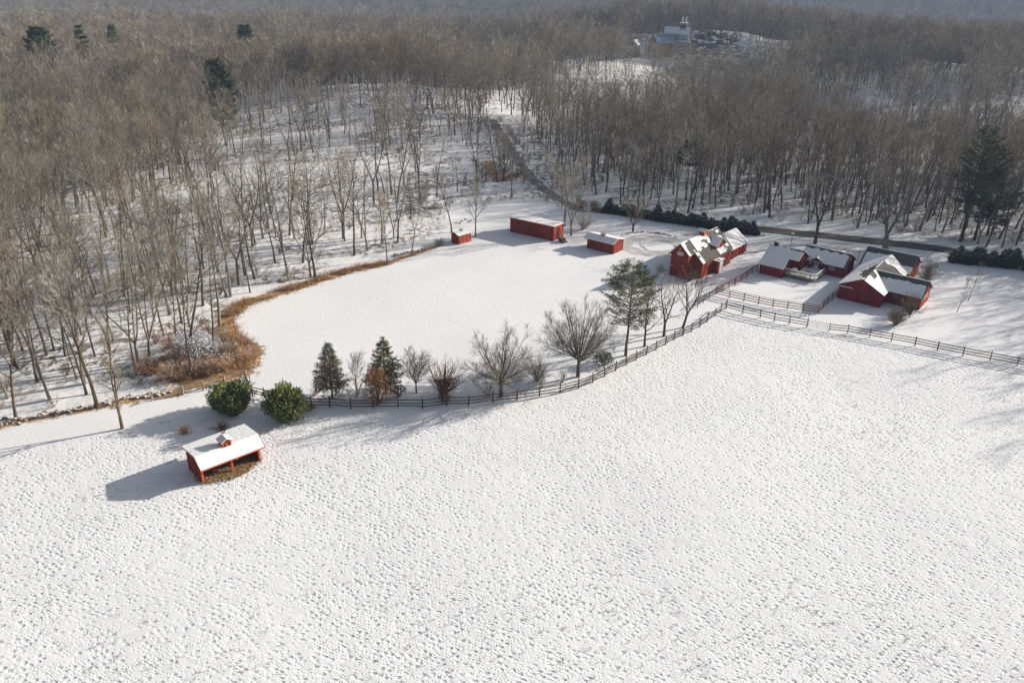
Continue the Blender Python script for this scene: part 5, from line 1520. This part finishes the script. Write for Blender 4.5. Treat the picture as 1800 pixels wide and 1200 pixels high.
# evergreens in and beyond the woods
make_conifer('white_pine', 'tallest dark pine leaning among bare trees at the far right', 'pine', 501, 25.5, 5.2, 'needles', loc=W(1688, 425), base=.34, whorls=24, per=7, clump=22, ll=.60, lw=.12, pine=True, gap=.30, rz=.4, second=lambda z, t, r: t > .6 and r.random() < .5, second_m='needles_olive')  # olive limb ends: the pine's sunlit side put into needle colour
make_conifer('white_pine', 'second dark pine close right of the tallest pine', 'pine', 502, 21.5, 5.8, 'needles', loc=W(1712, 422), base=.24, whorls=26, per=7, clump=24, ll=.60, lw=.12, pine=True, gap=.22, rz=2, second=lambda z, t, r: t > .6 and r.random() < .5, second_m='needles_olive')  # olive outer sprays again colour in sunlit foliage
make_conifer('white_pine', 'shorter dark pine with foliage nearly to the ground, right of its two tall neighbours', 'pine', 505, 16.0, 5.2, 'needles_dark', loc=W(1735, 414), base=.14, whorls=20, per=7, clump=24, ll=.60, lw=.12, pine=True, gap=.25, rz=1)
make_conifer('white_pine', 'sparse dark pine standing in the bare woods beyond the hedge', 'pine', 503, 15.0, 4.6, 'needles_dark', loc=W(1205, 352), base=.6, whorls=9, per=6, clump=24, ll=.6, lw=.13, pine=True, gap=.15)
FP = [(74, 92, 28.5, 7.8, 'widest of the four far pines above the woods at top left'), (143, 80, 28.5, 5.8, 'narrow far pine second from the top left corner'), (200, 73, 27.5, 5.2, 'smallest far pine, third from the left in the distance'),
      (431, 70, 26, 6.4, 'rounded far pine alone near the top, left of centre'), (382, 136, 22.5, 5.6, 'tall dark pine rising from the near woods, upper left')]
for i, (a, b_, H, R, lab) in enumerate(FP):
    q_ = gp(a, b_, 19.0)
    make_conifer('far_pine', lab, 'pine', 510 + i, H, R, 'needles', loc=(q_[0], q_[1], float(terrain(q_[0], q_[1])) - .2), base=.12 if i == 4 else .3, whorls=17, per=8, clump=34, ll=1.2, lw=.34, pine=(i in (0, 3, 4)), shape=.75, gap=.08, second=lambda z, t, r: r.random() < .4, second_m='leaves_bright')
make_conifer('young_hemlock', 'small green hemlock among bare trees above the snowy hillside right', 'hemlock', 520, 13, 2.6, 'needles_olive', loc=W(668, 235), base=.1, whorls=14, per=6, clump=12, ll=.5, lw=.06)
make_conifer('young_hemlock', 'ragged brownish evergreen inside the woods left of the white pavilion', 'hemlock', 521, 11, 1.8, 'needles_olive', loc=W(722, 385), base=.12, whorls=14, per=6, clump=12, ll=.4, lw=.05, second=lambda z, t, r: r.random() < .6, second_m='dead_needles')

# hedges: each shrub its own
def hedge_row(line, n, H, R, label, group, seed):
    p_, b_, n1, n2 = conifer(seed, 1.0 * H, R, base=.02, whorls=14, per=8, shape=.75, clump=14, ll=.40, lw=.09, droop=.10, second=lambda z, t, r: z > .45 and r.random() < .16)
    seg = [math.dist(line[i][:2], line[i + 1][:2]) for i in range(len(line) - 1)]; tot = sum(seg)
    t0 = thing('hedge_evergreen', label, 'hedge shrub', (0, 0, 0), 0, group)
    p_.build('trunk', MAT['bark_dark'], t0); n1.build('foliage', MAT['needles_dark'], t0); n2.build('snow_dusting', MAT['twig_snow'], t0)
    r = random.Random(seed)
    for i in range(n):
        d = tot * (i + .5) / n; k = 0
        while d > seg[k]: d -= seg[k]; k += 1
        f_ = d / seg[k]; x = line[k][0] + (line[k + 1][0] - line[k][0]) * f_ + r.uniform(-.25, .25); y = line[k][1] + (line[k + 1][1] - line[k][1]) * f_ + r.uniform(-.25, .25)
        o = t0 if i == 0 else dup(t0, (x, y, 0), 0)
        o.location = (x, y, float(terrain(x, y)) - .05); o.rotation_euler = (0, 0, r.uniform(0, 6.28)); s_ = r.uniform(.85, 1.2); o.scale = (s_, s_, s_ * r.choice([.75, .9, 1.0, 1.15, 1.4]))


hedge_row(P([(1062, 372), (1110, 380), (1160, 388), (1210, 395), (1265, 404), (1332, 413)]), 40, 2.3, 1.3, 'dark evergreen in the long hedge along the road behind the dormered house', 'evergreens of the long road hedge', 600)
hedge_row(P([(1672, 461), (1730, 466), (1782, 471)]), 12, 2.7, 1.45, 'dark evergreen in the short hedge at the right end of the road', 'evergreens of the short right hedge', 601)
hedge_row(P([(1797, 474), (1850, 480)]), 4, 3.0, 1.35, 'dark evergreen of the hedge cut off by the right border', 'evergreens at the right border', 602)
for (a, b_) in ((1022, 366), (1046, 368)):
    make_shrub('brown_hedge_shrub', 'brown leafy shrub at the left end of the long hedge', 'shrub', 620 + a, 2.0, 2.0, 'tawny', loc=W(a, b_), group='brown shrubs at the left end of the hedge', stems=26, nleaf=500, leaf_m='dead_needles', leafsize=.1)

# ---------------------------------------------------------------- stones, tufts, grass
def rock(r, s_):
    mb = MB(); n = 6
    for k, (zz, rr) in enumerate(((-.35, .8), (.15, 1.0), (.55, .62))):
        for i in range(n):
            a = 6.2832 * i / n + r.uniform(-.25, .25)
            mb.v.append((math.cos(a) * rr * s_ * r.uniform(.8, 1.15), math.sin(a) * rr * s_ * r.uniform(.7, 1.0), zz * s_ * r.uniform(.85, 1.15)))
    for k in range(2):
        for i in range(n):
            mb.f.append((k * n + i, k * n + (i + 1) % n, (k + 1) * n + (i + 1) % n, (k + 1) * n + i)); mb.m.append(0)
    mb.f.append(tuple(2 * n + i for i in range(n))); mb.m.append(0)
    return mb


def stone_wall(name, label, line, step, s_, m, dens=1, jit=.4, snowp=.35):
    r = random.Random(len(name) + len(line)); A_ = MB(); Sn = MB()
    for a, b_ in zip(line[:-1], line[1:]):
        n = int(math.dist(a[:2], b_[:2]) / step)
        for k in range(n * dens):
            t = (k + r.random()) / (n * dens); x = a[0] + (b_[0] - a[0]) * t + r.gauss(0, jit); y = a[1] + (b_[1] - a[1]) * t + r.gauss(0, jit)
            q = rock(r, s_ * r.uniform(.6, 1.3)); z = r.uniform(0, .35) * s_
            A_.add([(p[0] + x, p[1] + y, p[2] + z) for p in q.v], q.f)
            if r.random() < snowp:
                Sn.add([(p[0] * .8 + x, p[1] * .8 + y, p[2] * .9 + z + s_ * .16) for p in q.v], q.f)
    p0 = line[0]
    t = thing(name, label, 'stone wall', (p0[0], p0[1], 0))
    for M_ in (A_, Sn): M_.v = [(v[0] - p0[0], v[1] - p0[1], v[2]) for v in M_.v]
    o = A_.build('stones', MAT[m], t); o['kind'] = 'stuff'
    if Sn.f: o = Sn.build('snow_caps', MAT['snow'], t); o['kind'] = 'stuff'
    return t


stone_wall('tumbled_wall', 'tumbled low stone wall with leaves and snow along the left wood edge', P([(-100, 782), (0, 745), (100, 725), (215, 704), (300, 690)]), .55, .34, 'stone_warm', 2, .45, .5)
stone_wall('garden_wall', 'low pale stone wall curving behind the turning circle', P([(1094, 414), (1110, 410), (1135, 408), (1160, 411), (1190, 417)]), .5, .32, 'stone_warm', 1, .15, .6)
stone_wall('field_wall', 'short snowy stone wall right of the tawny grass strip', P([(696, 450), (725, 443), (752, 438)]), .5, .36, 'stone', 2, .35, .7)
# knoll outcrop far off
r = random.Random(5)
oc = thing('rock_outcrop', 'distant snowy rock outcrop right of the tower house', 'rock outcrop', gp(1240, 112))
A_, Sn = MB(), MB(); o0 = oc.location
for k in range(190):
    x, y = o0[0] + r.uniform(-15, 26), o0[1] + r.uniform(-14, 40); z = float(terrain(x, y)) + max(0, 2.5 - abs(x - o0[0] - 3) * .12) * r.uniform(0, 1)
    q = rock(r, r.uniform(1.2, 2.8)); A_.add([(p[0] + x - o0[0], p[1] + y - o0[1], p[2] + z - o0[2]) for p in q.v], q.f)
    if r.random() < .6: Sn.add([(p[0] * .85 + x - o0[0], p[1] * .85 + y - o0[1], p[2] * .9 + z + .5 - o0[2]) for p in q.v], q.f)
o = A_.build('boulders', MAT['stone'], oc); o['kind'] = 'stuff'
o = Sn.build('snow_caps', MAT['snow'], oc); o['kind'] = 'stuff'
# small stones in the snow behind the smallest shed
for k, (a, b_) in enumerate(((802, 392), (808, 393), (818, 386), (824, 390), (828, 388), (812, 389))):
    p = gp(a, b_); q = rock(random.Random(k), .32); o = q.build('field_stone', MAT['bark_dark']); o.location = p
    tag(o, 'small dark stone poking through the snow behind the smallest shed', 'stone', 'dark stones behind the smallest shed')

# tawny grass strip
r = random.Random(9); mb = MB()
def blades(mb, line, wid, per_m, h, dens_f=lambda t: 1):
    for a, b_ in zip(line[:-1], line[1:]):
        ln = math.dist(a[:2], b_[:2])
        for k in range(int(ln * per_m)):
            t = r.random(); off = r.gauss(0, wid * .45)
            if vnoise((a[0] + (b_[0] - a[0]) * t) / 1.6, (a[1] + (b_[1] - a[1]) * t + off) / 1.1) < .36: continue
            dx, dy = (b_[0] - a[0]) / ln, (b_[1] - a[1]) / ln
            x = a[0] + (b_[0] - a[0]) * t - dy * off; y = a[1] + (b_[1] - a[1]) * t + dx * off
            z = float(terrain(x, y)) if False else 0.0
            twig(mb, r, (x, y, z - .03), unit((r.gauss(0, .35), r.gauss(0, .35), 1)), h * r.uniform(.5, 1.3), .07)
blades(mb, GRASS, 2.2, 240, .8)
blades(mb, GRASS2, 1.2, 60, .6)
blades(mb, P([(404, 590), (440, 625), (425, 650)]), 2.0, 120, .8)
o = mb.build('tawny_grass', MAT['tawny']); o['kind'] = 'stuff'; o['label'] = 'tall tawny dry grass along the upper left edge of the pasture'
# grass tips poking through the snow of the near pasture
mb = MB(); cnt = 0
while cnt < 3000:
    y = 46 + 75 * r.random() ** 1.0; x = r.uniform(-.72, .80) * (y + 12)
    if not bool(in_poly(np.array([x]), np.array([y]), FIELD)[0]): continue
    cnt += 1
    if float(vnoise(x / 5.0, y / 5.0)) < .35 and r.random() < .7: continue
    for m_ in range(r.randint(2, 5)):
        twig(mb, r, (x + r.gauss(0, .09), y + r.gauss(0, .09), -.12 + float(0)), unit((r.gauss(0, .5), r.gauss(0, .5), 1)), r.uniform(.24, .42), .05)
o = mb.build('grass_tips', MAT['tuft_grass']); o['kind'] = 'stuff'; o['label'] = 'dry grass tips poking through the snow of the near pasture'

# ---------------------------------------------------------------- haze
hb = MB(); bx(hb, -5150, 5150, -380, 6100, -70, 135)
hm = bpy.data.materials.new('haze'); hm.use_nodes = True
hn = hm.node_tree; hn.nodes.clear()
ho = hn.nodes.new('ShaderNodeOutputMaterial'); pv = hn.nodes.new('ShaderNodeVolumePrincipled')
pv.inputs['Color'].default_value = (0.47, 0.65, 1.0, 1); pv.inputs['Density'].default_value = 0.00016; pv.inputs['Anisotropy'].default_value = 0.1
hn.links.new(pv.outputs[0], ho.inputs['Volume'])
o = hb.build('haze', hm); o['kind'] = 'stuff'
